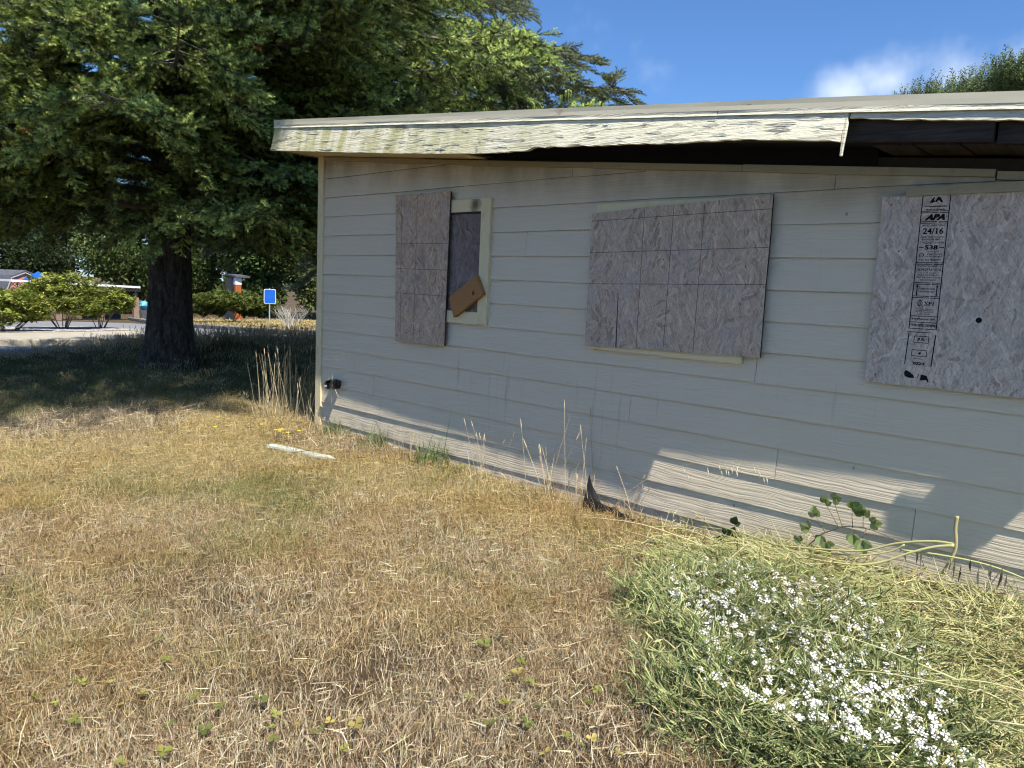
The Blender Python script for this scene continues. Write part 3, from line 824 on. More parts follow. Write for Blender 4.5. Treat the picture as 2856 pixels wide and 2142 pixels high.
def lines(root, segs, y, w=0.0035):
    for (x0, z0), (x1, z1) in segs:
        d = Vector((x1 - x0, 0, z1 - z0)).normalized(); s_ = Vector((-d.z, 0, d.x)) * w / 2
        mb = MB(); mb.add([(x0 - s_.x, y, z0 - s_.z), (x1 - s_.x, y, z1 - s_.z), (x1 + s_.x, y, z1 + s_.z), (x0 + s_.x, y, z0 + s_.z)], [(0, 1, 2, 3)])
        mb.build('guide_line', M['pencil'], root)
b1 = sheet_board('strand_board', board_poly((1.256, 0.978), (1.892, 0.988), (1.905, 2.219), (1.212, 2.226), 0.0015, 5), -0.056, -0.041, M['osb2'], 'narrow brown strand board hanging askew left of the cream window frame')
lines(b1, [((1.295, 2.215), (1.325, 1.0)), ((1.502, 2.215), (1.50, 0.99)), ((1.24, 1.813), (1.896, 1.81)), ((1.25, 1.603), (1.895, 1.60)), ((1.26, 1.396), (1.893, 1.392))], -0.0568)
b2 = sheet_board('strand_board', board_poly((3.325, 1.116), (4.583, 1.147), (4.580, 2.064), (3.320, 1.998), 0.0022, 15), -0.053, -0.0385, M['osb'], 'wide weathered strand board with printed grid over the middle window')
lines(b2, [((3.325, 1.948), (4.578, 1.983)), ((3.326, 1.739), (4.579, 1.770)), ((3.327, 1.532), (4.58, 1.562)), ((3.736, 2.016), (3.74, 1.13)), ((3.948, 2.025), (3.942, 1.135)), ((4.158, 2.032), (4.153, 1.14))], -0.0538)
mb = MB(); mb.prism([(3.572, 1.48), (3.575, 1.48), (3.586, 1.122), (3.578, 1.121)], -0.0545, -0.0535); mb.build('saw_cut', M['ink'], b2)
b3 = sheet_board('strand_board', board_poly((5.160, 1.080), (6.40, 1.075), (6.40, 2.017), (5.156, 2.020), 0.002, 25), -0.040, -0.026, M['osb3'], 'grey strand board with black printed grade stamp at the right edge')
nail = MB()
nail.tube([(0, 0, 0), (0, -0.002, 0)], 0.004, 6)
for root, ps, y in ((b1, [(1.26, 2.17), (1.86, 2.17), (1.27, 1.03), (1.85, 1.04), (1.30, 1.6)], -0.0565), (b2, [(3.37, 1.95), (4.52, 2.02), (3.38, 1.16), (4.53, 1.19), (3.95, 1.98), (4.45, 1.66), (3.9, 1.7)], -0.0535), (b3, [(5.20, 1.98), (5.21, 1.12), (5.26, 1.75), (5.9, 1.11)], -0.0405)):
    me = nail.mesh('screw_head', M['ink'])
    for (x, z) in ps:
        o = bpy.data.objects.new('screw_head', me); COL.objects.link(o); o.location = (x, y, z); o.parent = root; o.matrix_parent_inverse = parent_inv(root)
# hole in the stamped sheet
mb = MB(); mb.add([(5.646 + 0.0135 * math.cos(a), -0.0408, 1.426 + 0.0135 * math.sin(a)) for a in np.linspace(0, TAU, 14)[:-1]], [tuple(range(13))]); mb.build('drilled_hole', M['ink'], b3)

# grade stamp, printed flat on the sheet
def text_mesh(txt, x, z, h, wmax, bold=0.0, shear=0.0, center=True):
    cu = bpy.data.curves.new('t', 'FONT'); cu.body = txt; cu.size = 1.0; cu.align_x = 'LEFT'; cu.resolution_u = 2; cu.offset = bold; cu.shear = shear
    ob = bpy.data.objects.new('t', cu); COL.objects.link(ob)
    dg = bpy.context.evaluated_depsgraph_get(); ev = ob.evaluated_get(dg); me = ev.to_mesh()
    v = np.array([tuple(q.co) for q in me.vertices]); f = [tuple(q.vertices) for q in me.polygons]
    ev.to_mesh_clear(); bpy.data.objects.remove(ob); bpy.data.curves.remove(cu)
    if len(v) == 0: return None
    lo, hi = v.min(0), v.max(0)
    sx = wmax / (hi[0] - lo[0]); sz = h / (hi[1] - lo[1])
    X = (v[:, 0] - lo[0]) * sx + x - wmax / 2; Z = (v[:, 1] - lo[1]) * sz + z - h / 2
    return [(a, b) for a, b in zip(X, Z)], f
YI = -0.0412
cx = 5.4065
TXT = [('Weyerhaeuser', 1.965, 0.011, 0.098, .03, 0), ('Made in Canada', 1.9505, 0.008, 0.085, .02, 0), ('APA', 1.9135, 0.030, 0.092, .06, .35), ('RATED SHEATHING', 1.874, 0.009, 0.10, .0, 0), ('24/16', 1.847, 0.030, 0.092, .015, 0),
       ('SIZED FOR SPACING', 1.818, 0.0075, 0.105, 0, 0), ('EXPOSURE 1', 1.806, 0.0085, 0.09, .01, 0), ('THICKNESS 0.418 IN', 1.791, 0.010, 0.105, 0, 0), ('538', 1.768, 0.022, 0.058, .03, 0),
       ('PS 2-18', 1.748, 0.006, 0.04, 0, 0), ('SHEATHING', 1.735, 0.007, 0.068, 0, 0), ('HUD-UM-40C', 1.724, 0.007, 0.075, 0, 0), ('7/16 CATEGORY', 1.7075, 0.0095, 0.105, .01, 0),
       ('CONSTRUCTION SHEATHING', 1.677, 0.008, 0.108, .01, 0), ('1R24/2F16/W24', 1.660, 0.014, 0.106, .0, 0), ('11.0 mm', 1.6445, 0.007, 0.062, 0, 0), ('CSA O325-21', 1.6335, 0.007, 0.095, 0, 0), ('EXTERIOR TYPE', 1.6215, 0.008, 0.108, 0, 0), ('ADHESIVE', 1.609, 0.008, 0.072, 0, 0),
       ('STRENGTH AXIS', 1.566, 0.008, 0.072, .01, 0), ('THIS DIRECTION', 1.552, 0.008, 0.072, .01, 0), ('SFI', 1.494, 0.020, 0.042, .005, 0), ('Certified Sourcing', 1.4655, 0.006, 0.08, 0, 0), ('www.sfiprogram.org', 1.452, 0.006, 0.085, 0, 0), ('SFI-00004', 1.442, 0.005, 0.045, 0, 0),
       ('weyerhaeuser.com', 1.4165, 0.012, 0.108, .01, 0), ('THIS SIDE DOWN', 1.386, 0.013, 0.112, .02, 0), ('JUL', 1.3155, 0.018, 0.036, .025, 0), ('4', 1.2475, 0.015, 0.013, .03, 0), ('2024', 1.196, 0.015, 0.058, .025, 0)]
for txt, z, h, w, bo, sh in TXT:
    dx = 0.018 if txt == 'SFI' else 0.016 if txt in ('SHEATHING', 'HUD-UM-40C', 'PS 2-18') else 0
    r_ = text_mesh(txt, cx + dx, z, h, w, bo + 0.012, sh)
    if not r_: continue
    mb = MB(); mb.add([(a, YI, b) for a, b in r_[0]], r_[1]); mb.build('lettering', M['ink'], b3)
def rule(x0, z0, x1, z1, w=0.004):
    d = Vector((x1 - x0, 0, z1 - z0)).normalized(); s_ = Vector((-d.z, 0, d.x)) * w / 2
    mb = MB(); mb.add([(x0 - s_.x, YI + 0.0003, z0 - s_.z), (x1 - s_.x, YI + 0.0003, z1 - s_.z), (x1 + s_.x, YI + 0.0003, z1 + s_.z), (x0 + s_.x, YI + 0.0003, z0 + s_.z)], [(0, 1, 2, 3)])
    mb.build('stamp_line', M['ink'], b3)
rule(5.344, 2.018, 5.346, 1.367, 0.0045); rule(5.466, 2.018, 5.469, 1.367, 0.0045)
for zz in (1.943, 1.935, 1.8925, 1.885, 1.694, 1.686, 1.5955, 1.588, 1.5295, 1.5215):
    rule(5.348, zz, 5.42, zz, 0.0034); rule(5.426, zz, 5.465, zz - 0.001, 0.0034)
for zz in (1.431, 1.401, 1.3685): rule(5.348, zz, 5.418, zz, 0.003); rule(5.422, zz, 5.465, zz, 0.003)
rule(5.35, 1.768, 5.372, 1.768); rule(5.441, 1.768, 5.463, 1.768); rule(5.36, 1.459, 5.45, 1.459, 0.0015)
rule(5.34, 1.351, 5.45, 1.3515, 0.003); rule(5.3485, 1.342, 5.344, 1.188, 0.0045); rule(5.470, 1.342, 5.465, 1.186, 0.0055)
for (x0, z0, x1, z1) in ((5.375, 1.2995, 5.441, 1.3315), (5.371, 1.2325, 5.439, 1.2625)):
    rule(x0, z0, x1, z0, 0.003); rule(x0, z1, x1, z1, 0.003); rule(x0, z0, x0, z1, 0.003); rule(x1, z0, x1, z1, 0.003)
rule(5.385, 1.2195, 5.425, 1.219, 0.002)
def blot(poly, name='ink_mark'):
    mb = MB(); mb.add([(a, YI + 0.0002, b) for a, b in poly], [tuple(range(len(poly)))]); mb.build(name, M['ink'], b3)
blot([(5.345, 1.143), (5.352, 1.158), (5.372, 1.150), (5.39, 1.134), (5.395, 1.122), (5.37, 1.120), (5.35, 1.128)])
blot([(5.422, 1.113), (5.423, 1.143), (5.45, 1.139), (5.462, 1.112), (5.458, 1.106), (5.45, 1.117)])
rule(5.408, 1.12, 5.414, 1.143, 0.003)
blot([(5.376, 1.983), (5.392, 2.008), (5.40, 2.010), (5.394, 1.996), (5.402, 1.991), (5.412, 2.010), (5.422, 2.010), (5.437, 1.984), (5.428, 1.983), (5.416, 1.996), (5.408, 1.984), (5.400, 1.988), (5.392, 1.983)])
for ax in (5.363, 5.452):
    blot([(ax - 0.004, 1.540), (ax, 1.530), (ax + 0.006, 1.5405), (ax + 0.0022, 1.5405), (ax + 0.0022, 1.575), (ax + 0.006, 1.575), (ax, 1.587), (ax - 0.006, 1.575), (ax - 0.0022, 1.575), (ax - 0.0022, 1.5405)])
def ring(x, z, a, b, w, name='ink_mark'):
    n = 16; mb = MB(); vs = []
    for i in range(n):
        c_, s_ = math.cos(TAU * i / n), math.sin(TAU * i / n); vs += [(x + a * c_, YI + 0.0002, z + b * s_), (x + (a - w) * c_, YI + 0.0002, z + (b - w) * s_)]
    mb.add(vs, [(2 * i, 2 * ((i + 1) % n), 2 * ((i + 1) % n) + 1, 2 * i + 1) for i in range(n)]); mb.build(name, M['ink'], b3)
ring(5.366, 1.7305, 0.012, 0.011, 0.0028); rule(5.357, 1.7305, 5.375, 1.7305, 0.0025)
ring(5.382, 1.494, 0.013, 0.014, 0.0028); ring(5.382, 1.492, 0.006, 0.008, 0.0025); rule(5.382, 1.512, 5.374, 1.503, 0.003); rule(5.382, 1.512, 5.390, 1.503, 0.003); rule(5.382, 1.481, 5.382, 1.474, 0.003)

# offcut of pine wedged across the window casing
oc = thing('pine_offcut', (2.016, -0.045, 1.231), 'short orange pine offcut slanting across the lower corner of the window', 'wood offcut')
mb = MB(); mb.prism([(2.016, 1.229), (2.335, 1.425), (2.252, 1.565), (1.952, 1.383)], -0.078, -0.043); mb.build('plank', M['pine'], oc)
mb = MB(); mb.add([(2.232 + 0.014 * math.cos(a), -0.0786, 1.428 + 0.018 * math.sin(a)) for a in np.linspace(0, TAU, 12)[:-1]], [tuple(range(11))]); mb.build('knot', M['knot'], oc)

# ------------------------------------------------------------------ trees
def V(*a): return Vector(a)
def rnd(a, b): return random.uniform(a, b)
def jit(c, k=0.15):
    s = 1 + rnd(-k, k); return tuple(max(0.0, x * s * (1 + rnd(-k, k) * 0.4)) for x in c)

def needle_spray(seed, cols, L=0.30, nshoot=12, nn=26, nl=0.028, nw=0.0095):
    """flat spray of a spruce: a twig with side shoots, all set with needles"""
    random.seed(seed); mb = MB()
    def shoot(p, d, ln, col):
        d = d.normalized(); a = d.orthogonal().normalized(); b = d.cross(a)
        for i in range(int(nn * ln / 0.11)):
            t = (i + random.random()) / (nn * ln / 0.11)
            q = p + d * (ln * t)
            an = rnd(0, TAU); rad = a * math.cos(an) + b * math.sin(an)
            nd = (rad * 0.85 + d * 0.6 + V(0, 0, 0.15)).normalized()
            s_ = nd.cross(d + V(0.01, 0.02, 0.03)).normalized() * nw / 2
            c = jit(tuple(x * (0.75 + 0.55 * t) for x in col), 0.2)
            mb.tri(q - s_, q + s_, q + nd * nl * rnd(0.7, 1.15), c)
    tipc = cols[0]
    shoot(V(0, 0, 0), V(1, 0, -0.05), L, random.choice(cols))
    for k in range(nshoot):
        t = 0.06 + 0.86 * k / nshoot; s_ = 1 if k % 2 else -1
        ln = (0.14 - 0.07 * t) * rnd(0.75, 1.2)
        d = V(0.75 + rnd(-.15, .15), s_ * rnd(0.6, 0.95), rnd(-0.2, 0.45))
        shoot(V(L * t, 0, -0.02 * t), d, ln, tipc if random.random() < 0.35 else random.choice(cols))
    return mb.mesh('needle_spray', M['needle'], colors=True)
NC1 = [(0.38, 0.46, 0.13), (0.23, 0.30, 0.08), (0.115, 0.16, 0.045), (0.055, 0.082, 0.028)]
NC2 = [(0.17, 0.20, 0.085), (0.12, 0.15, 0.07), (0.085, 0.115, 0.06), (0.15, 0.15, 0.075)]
SPR1 = [needle_spray(40 + i, NC1) for i in range(5)] + [needle_spray(48, [(0.26, 0.13, 0.05), (0.16, 0.12, 0.04)])]
SPR2 = [needle_spray(60 + i, NC2, nl=0.034) for i in range(4)]

def conifer(name, label, base, H, r0, sprays, boughs, lean=(0, 0), seed=1, spacing=0.125, dead=70, dead_len=0.7):
    """boughs: list of (height, azimuth deg, length, droop, density)"""
    random.seed(seed)
    bx_, by_ = base; bz = float(ter(bx_, by_))
    root = thing(name, (bx_, by_, bz), label, 'tree')
    # trunk with root flare and slight ribs
    n = 20; mb = MB(); vs = []; K = 26
    for i in range(K + 1):
        t = i / K; z = bz - 0.15 + H * t ** 1.5
        hh = z - bz
        r = r0 * (1 - 0.93 * (hh / H)) if hh > 0 else r0
        fl = 0.5 * r0 * math.exp(-max(hh, 0) / 0.38)
        for j in range(n):
            an = TAU * j / n
            rr = r + fl * (1.0 + 0.5 * math.sin(an * 3 + 1.0) + 0.3 * math.sin(an * 5)) + r * 0.05 * math.sin(an * 4 + 0.8) + r * 0.04 * math.sin(an * 7 + z * 0.9)
            vs.append((bx_ + lean[0] * hh + rr * math.cos(an), by_ + lean[1] * hh + rr * math.sin(an), z))
    fs = [(i * n + j, i * n + (j + 1) % n, (i + 1) * n + (j + 1) % n, (i + 1) * n + j) for i in range(K) for j in range(n)] + [tuple(range(K * n, K * n + n))]
    mb.add(vs, fs); mb.build('trunk', M['bark'], root, smooth=True)
    P, Ro, S, I = [], [], [], []
    tw = MB(); dtw = MB()
    ns = len(sprays)
    for (zb, az, L, droop, dens, *rest) in boughs:
        ts = rest[0] if rest else 0.16
        a = R(az); d = V(math.cos(a), math.sin(a), 0); sd = V(-d.y, d.x, 0)
        curve = rnd(-0.12, 0.12)
        o_ = V(bx_ + lean[0] * zb, by_ + lean[1] * zb, bz + zb)
        def pt(t): return o_ + d * (L * t) + sd * (L * curve * t * t) + V(0, 0, L * (0.10 * t - droop * t * t + 0.10 * max(0, t - 0.75) ** 1.5 * 4))
        pl = [pt(i / 9) for i in range(10)]
        bm_ = MB(); br = 0.012 + 0.0085 * L
        bm_.tube(pl, [br * (1 - 0.85 * i / 9) for i in range(10)], 6); bm_.build('branch', M['twig'], root, smooth=True)
        nst = max(3, int(L * (1 - ts) / 0.33 * dens))
        for k in range(nst):
            t = ts + (1 - ts) * (k + rnd(0, 0.8)) / nst
            t = min(t, 0.995)
            p0 = pt(t); tg = (pt(min(1, t + 0.02)) - pt(t - 0.02)).normalized(); sv = tg.cross(V(0, 0, 1)).normalized()
            for s_ in (-1, 1):
                ln = L * (0.34 - 0.22 * t) * rnd(0.6, 1.2)
                dd = (tg * rnd(0.5, 0.9) + sv * s_ * rnd(0.6, 1.0) + V(0, 0, rnd(-0.32, 0.14))).normalized()
                m = max(2, int(ln / spacing))
                hang = rnd(0.0, 0.45)
                def q(u): return p0 + dd * (ln * u) + V(0, 0, -hang * ln * u * u)
                tw.tube([q(0), q(0.5), q(1.0)], [0.007, 0.005, 0.002], 3, cap=False)
                for j in range(m):
                    u = (j + rnd(0.2, 1.0)) / m
                    if t < 0.28 and u < 0.4 and random.random() < 0.5: continue
                    qq = q(u) + V(rnd(-.05, .05), rnd(-.05, .05), rnd(-.05, .03)); dr = (q(min(1, u + .05)) - q(u - .05)).normalized()
                    dr = (dr + V(rnd(-.5, .5), rnd(-.5, .5), rnd(-.3, .5)) * 0.8).normalized()
                    e = rot_from(dr, (V(0, 0, 1) + V(rnd(-.4, .4), rnd(-.4, .4), 0)).normalized())
                    P.append(qq); Ro.append(e); S.append(rnd(0.85, 1.45)); I.append(ns - 1 if (ns == 6 and random.random() < 0.012) else random.randrange(min(ns, 5)))
            if random.random() < 0.5:       # sprays on the bough itself
                P.append(p0); Ro.append(rot_from((tg + V(rnd(-.3, .3), rnd(-.3, .3), rnd(-.1, .3))).normalized())); S.append(rnd(0.8, 1.3)); I.append(random.randrange(min(ns, 5)))
        P.append(pt(1.0)); Ro.append(rot_from((pt(1) - pt(.9)).normalized())); S.append(1.2); I.append(0)
    # bare dead twigs close to the trunk
    for k in range(dead):
        zb, az, L, droop, dens = random.choice(boughs)[:5]
        zb = min(zb, 6.5)
        a = R(az + rnd(-25, 25)); d = V(math.cos(a), math.sin(a), 0)
        t = rnd(0.05, 0.6) * L
        p0 = V(bx_, by_, bz + zb) + d * t + V(0, 0, -droop * t * t / L + 0.02)
        ln = rnd(0.35, 1.0) * dead_len
        dd = (d * rnd(-0.2, 0.7) + V(rnd(-.7, .7), rnd(-.7, .7), rnd(-1.2, -0.1))).normalized()
        pts = [p0, p0 + dd * ln * 0.5 + V(rnd(-.05, .05), rnd(-.05, .05), 0), p0 + dd * ln + V(0, 0, rnd(-.1, .08))]
        dtw.tube(pts, [0.007, 0.005, 0.002], 3, cap=False)
        for _ in range(4):
            u = rnd(0.2, 0.9); c0 = pts[0].lerp(pts[2], u)
            d2 = (dd + V(rnd(-1, 1), rnd(-1, 1), rnd(-1, .3))).normalized()
            dtw.tube([c0, c0 + d2 * ln * 0.35], [0.004, 0.0015], 3, cap=False)
    o = tw.build('twigs', M['twig'], root); o['kind'] = 'stuff'
    if dead:
        o = dtw.build('dead_twigs', M['deadtwig'], root); o['kind'] = 'stuff'
    o = scatter('crown', sprays, P, [tuple(e) for e in Ro], S, I, root)
    return root

def house_safe(zb, az, L, base, droop):
    """shorten boughs that would run into the house"""
    a = R(az)
    for t in np.linspace(1, 0.2, 9):
        x = base[0] + math.cos(a) * L * t; y = base[1] + math.sin(a) * L * t; z = zb + L * (0.1 * t - droop * t * t)
        if x > -0.9 and y > -0.9 and z < 3.9: continue
        return L * t
    return L * 0.2
random.seed(21)
TB = (-4.95, 0.62)
bs = []
for i in range(70):
    zb = 2.4 + 12.5 * (i / 70) ** 1.35
    az = (i * 137.5 + rnd(-18, 18)) % 360
    L = 5.8 * max(0.12, 1 - zb / 17.5) ** 1.1 * rnd(0.82, 1.1)
    dr = rnd(0.12, 0.24) if zb < 6 else rnd(0.08, 0.2)
    if zb > 4.6 and (az < 80 or az > 350): L *= 0.62
    bs.append((zb, az, house_safe(zb, az, L, TB, dr), dr, 1.2 if zb < 8 else 0.7, 0.2))
# long sunny-side limbs, mostly out of view, added to shade house corner and lawn
for zb, az, L, dr in ((5.1, -14, 5.8, 0.06), (5.7, -3, 5.8, 0.06)):
    bs.append((zb, az, L, dr, 0.8))
for zb, az, L in ((6.6, -28, 8.3), (6.4, -21, 7.7), (6.8, -35, 8.4), (6.5, -14, 7.1), (7.0, -42, 8.2), (6.7, -7, 6.8), (7.2, -30, 8.4)):
    bs.append((zb, az, L, 0.06, 1.4, 0.77))  # leafy at the tips only, shaped so lower boughs stay sunlit
for zb, az, L in ((7.0, -70, 4.8), (7.3, -50, 5.0), (7.6, -30, 5.0), (7.1, -10, 5.0), (7.8, 8, 4.8), (7.2, 28, 3.8), (8.4, -60, 4.4), (8.8, -20, 4.6), (8.6, 18, 4.4), (9.4, -40, 4.2), (9.8, 0, 4.2), (7.5, -95, 4.6), (8.2, 45, 3.4)):
    bs.append((zb, az, L, 0.12, 1.2))
bs.append((5.8, -12, 6.9, 0.05, 1.8, 0.8)); bs.append((6.0, -9, 6.9, 0.05, 1.6, 0.8))
# lower boughs hanging in front of and beside the trunk
for zb, az, L, dr in ((2.5, -112, 5.2, 0.12), (2.6, -90, 5.0, 0.14), (2.4, -135, 5.4, 0.12), (2.8, -125, 4.8, 0.16), (3.0, -104, 5.0, 0.20), (3.2, -86, 4.8, 0.18), (3.1, -68, 4.6, 0.22), (3.4, -50, 4.8, 0.20), (3.3, -32, 4.4, 0.20), (3.6, -14, 3.4, 0.20), (3.7, -62, 4.8, 0.14), (3.9, -92, 5.2, 0.14), (4.0, -40, 4.8, 0.13),
                      (4.3, -24, 4.5, 0.12), (4.1, 4, 4.4, 0.10), (4.7, 12, 5.0, 0.12), (4.4, -6, 4.8, 0.08), (5.0, 2, 5.2, 0.12), (5.3, 10, 5.6, 0.12), 
                      (3.6, 22, 4.0, 0.12), (4.2, 28, 5.0, 0.12), (5.2, 24, 4.5, 0.14), (2.8, 26, 4.2, 0.18), (2.7, 45, 4.8, 0.2), (3.3, 52, 5.2, 0.18), (4.0, 44, 5.8, 0.15), (4.9, 40, 5.2, 0.16), (5.6, 50, 5.0, 0.2), (2.8, 70, 5.0, 0.22), (3.6, 80, 5.4, 0.2), (4.5, 64, 6.0, 0.2), (2.6, 100, 4.6, 0.22), (3.4, 120, 5.0, 0.2), (2.7, 160, 4.8, 0.2), (3.5, 190, 5.0, 0.2), (2.9, 215, 4.8, 0.2)):
    bs.append((zb, az, L, dr, 1.6, 0.2))
# heavy hanging boughs behind and to the right of the trunk
for zb, az, L, dr in ((2.8, 28, 3.8, 0.42), (2.7, 48, 4.4, 0.42), (2.8, 62, 4.8, 0.42), (2.9, 8, 3.0, 0.32), (3.0, 20, 3.6, 0.36), (3.3, 30, 4.0, 0.40), (3.2, 40, 4.4, 0.38), (3.7, 36, 4.4, 0.44), (3.4, 52, 4.8, 0.42), (3.1, 66, 4.8, 0.38), (3.6, 78, 4.8, 0.42), (4.0, 24, 4.0, 0.42), (3.0, 90, 4.6, 0.36), (4.2, 46, 4.8, 0.44), (3.9, 60, 5.0, 0.42), (3.3, -4, 3.2, 0.34)):
    bs.append((zb, az, L, dr, 1.7, 0.15))
conifer('spruce_tree', 'huge spruce with thick dark trunk and drooping boughs left of the house', TB, 17.0, 0.32, SPR1, bs, lean=(0.004, 0.006), seed=5)

random.seed(33)
TB2 = (-6.6, 6.4)
bs = []
for i in range(46):
    zb = 2.4 + 9.5 * (i / 46) ** 1.1
    az = (i * 137.5 + 40 + rnd(-15, 15)) % 360
    L = 5.9 * max(0.12, 1 - zb / 14.5) ** 0.8 * rnd(0.85, 1.12)
    if zb > 5 and (az < 80 or az > 290): L *= 0.5
    bs.append((zb, az, L, rnd(0.22, 0.36), 0.9))
for zb, az, L, dr in ((5.6, -6, 5.8, 0.31), (6.2, -13, 5.6, 0.35), (7.0, -20, 4.3, 0.36), (5.0, 2, 5.8, 0.26), (4.4, -10, 5.4, 0.2), (5.4, -22, 5.2, 0.28)):
    bs.append((zb, az, L, dr, 1.15))
conifer('fir_tree', 'dusky green conifer behind the house with boughs trailing over the roof', TB2, 14.0, 0.26, SPR2, bs, seed=9, dead=110, dead_len=1.0)

# broad-leaved trees and shrubs
def leaf_clump(seed, cols, n, rad, ll, lw, mat, shape='ball', droop=0.0):
    random.seed(seed); mb = MB()
    for _ in range(n):
        while True:
            p = V(rnd(-1, 1), rnd(-1, 1), rnd(-1, 1))
            if p.length < 1: break
        if shape == 'whorl':
            p = V(0, 0, 0); an = rnd(0, TAU); d = V(math.cos(an), math.sin(an), rnd(-0.45, 0.6)).normalized()
        else:
            d = (p + V(rnd(-.8, .8), rnd(-.8, .8), rnd(-.8, .8) - droop)).normalized(); p = p * rad
        s_ = d.cross(V(rnd(-.4, .4), rnd(-.4, .4), 1)).normalized() * lw / 2
        up = s_.cross(d).normalized() * ll * 0.08
        c = jit(random.choice(cols), 0.25)
        a_, b_ = p + d * ll * 0.45 - s_ + up, p + d * ll * 0.45 + s_ + up
        mb.add([p, a_, p + d * ll, b_], [(0, 3, 2, 1)], c)
    return mb.mesh('leaf_clump', mat, colors=True)

def blob_points(blobs, n, seed, shell=0.55):
    """points spread through the outer part of several ellipsoids"""
    rg = np.random.default_rng(seed); out = []
    vol = np.array([b[3] * b[4] * b[5] for b in blobs]) ** 0.7; vol /= vol.sum()
    for (x, y, z, a, b, c), k in zip(blobs, vol):
        m = int(n * k) + 1
        d = rg.normal(size=(m, 3)); d /= np.linalg.norm(d, axis=1)[:, None]
        r = (shell + (1 - shell) * rg.random(m)) * (0.82 + 0.36 * rg.random(m))
        out.append(np.array([x, y, z]) + d * r[:, None] * np.array([a, b, c]))
    return np.concatenate(out)

def leafy(name, label, cat, base, trunk_h, r0, blobs, clumps, n, seed, scl=(0.8, 1.3), stems=1, group=None, upright=False, wood='shrubwood'):
    random.seed(seed)
    bx_, by_ = base; bz = float(ter(bx_, by_))
    root = thing(name, (bx_, by_, bz), label, cat, group)
    for k in range(stems):
        mb = MB(); an = TAU * k / stems + rnd(0, 1)
        off = V(math.cos(an), math.sin(an), 0) * (0.12 * r0 * 8 if stems > 1 else 0)
        b = random.choice(blobs); tgt = V(b[0] + rnd(-.4, .4) * b[3], b[1] + rnd(-.4, .4) * b[4], b[2])
        if stems == 1: tgt = V(bx_, by_, bz + trunk_h)
        p0 = V(bx_, by_, bz - 0.1) + off
        mid = p0.lerp(tgt, 0.45) + V(rnd(-.1, .1), rnd(-.1, .1), 0.1) * (tgt - p0).length * 0.5
        mb.tube([p0, p0.lerp(mid, .5), mid, mid.lerp(tgt, .5), tgt], [r0, r0 * .85, r0 * .65, r0 * .5, r0 * .3], 6); mb.build('trunk' if stems == 1 else 'stem', M[wood], root, smooth=True)
    if stems == 1:
        for b in blobs:
            mb = MB(); p0 = V(bx_, by_, bz + trunk_h * rnd(0.45, 0.95)); tgt = V(b[0], b[1], b[2]); mid = p0.lerp(tgt, .5) + V(0, 0, .15 * (tgt - p0).length)
            mb.tube([p0, mid, tgt], [r0 * .45, r0 * .3, r0 * .1], 5); mb.build('branch', M[wood], root, smooth=True)
    pts = blob_points(blobs, n, seed)
    pts = pts[pts[:, 2] > ter(pts[:, 0], pts[:, 1]) + 0.12]
    rg = np.random.default_rng(seed + 1); m = len(pts)
    rots = np.c_[rg.uniform(-.5, .5, m), rg.uniform(-.5, .5, m), rg.uniform(0, TAU, m)] if upright else rg.uniform(0, TAU, (m, 3))
    scatter('crown', clumps, pts, rots, rg.uniform(*scl, m), rg.integers(0, len(clumps), m), root)
    return root

RH = [(0.36, 0.41, 0.06), (0.25, 0.31, 0.055), (0.16, 0.215, 0.045), (0.10, 0.14, 0.035), (0.26, 0.25, 0.06)]
CL_RH = [leaf_clump(70 + i, RH, 12, 0.05, 0.115, 0.04, M['leaf'], 'whorl') for i in range(3)]
CL_RD = [leaf_clump(75 + i, [(0.14, 0.18, 0.035), (0.10, 0.13, 0.03), (0.18, 0.20, 0.04)], 12, 0.05, 0.14, 0.05, M['leaf'], 'whorl') for i in range(3)]
BG = [(0.075, 0.115, 0.03), (0.055, 0.085, 0.025), (0.105, 0.145, 0.04), (0.045, 0.07, 0.025)]
CL_BG = [leaf_clump(80 + i, BG, 46, 0.5, 0.22, 0.13, M['leaf']) for i in range(3)]
BG2 = [(0.12, 0.165, 0.045), (0.085, 0.125, 0.035), (0.16, 0.19, 0.065)]
CL_BG2 = [leaf_clump(84 + i, BG2, 46, 0.5, 0.20, 0.12, M['leaf']) for i in range(3)]
BG3 = [(0.03, 0.048, 0.02), (0.04, 0.062, 0.024), (0.055, 0.08, 0.03)]
CL_BG3 = [leaf_clump(88 + i, BG3, 50, 0.55, 0.24, 0.10, M['leaf']) for i in range(3)]
LC = [(0.20, 0.26, 0.11), (0.13, 0.18, 0.07), (0.27, 0.32, 0.15), (0.08, 0.12, 0.045)]

# leafy bush behind the house: upright shoots with narrow leaves
def shoot_mesh(seed, cols, L=0.40, n=30, ll=0.078, lw=0.020):
    random.seed(seed); mb = MB()
    mb.tube([V(0, 0, 0), V(rnd(-.03, .03), rnd(-.03, .03), L)], [0.004, 0.001], 3, (0.10, 0.10, 0.05), cap=False)
    for i in range(n):
        t = i / n; an = i * 2.4; p = V(0, 0, L * (0.08 + 0.92 * t))
        d = V(math.cos(an), math.sin(an), rnd(0.35, 0.9)).normalized(); s_ = d.cross(V(0, 0, 1)).normalized() * lw / 2
        k = ll * (1.1 - 0.55 * t) * rnd(.8, 1.2); c = jit(random.choice(cols), 0.2)
        mb.add([p, p + d * k * .4 - s_, p + d * k - V(0, 0, k * .12), p + d * k * .4 + s_], [(0, 3, 2, 1)], c)
    return mb.mesh('leafy_shoot', M['leaf'], colors=True)
CL_SH = [shoot_mesh(90 + i, LC) for i in range(4)]
random.seed(4)
bb = thing('leafy_bush', (3.4, 9.0, 0.0), 'leafy green bush rising behind the right end of the roof', 'bush')
pts = []; rots = []; scl = []
rg = np.random.default_rng(5)
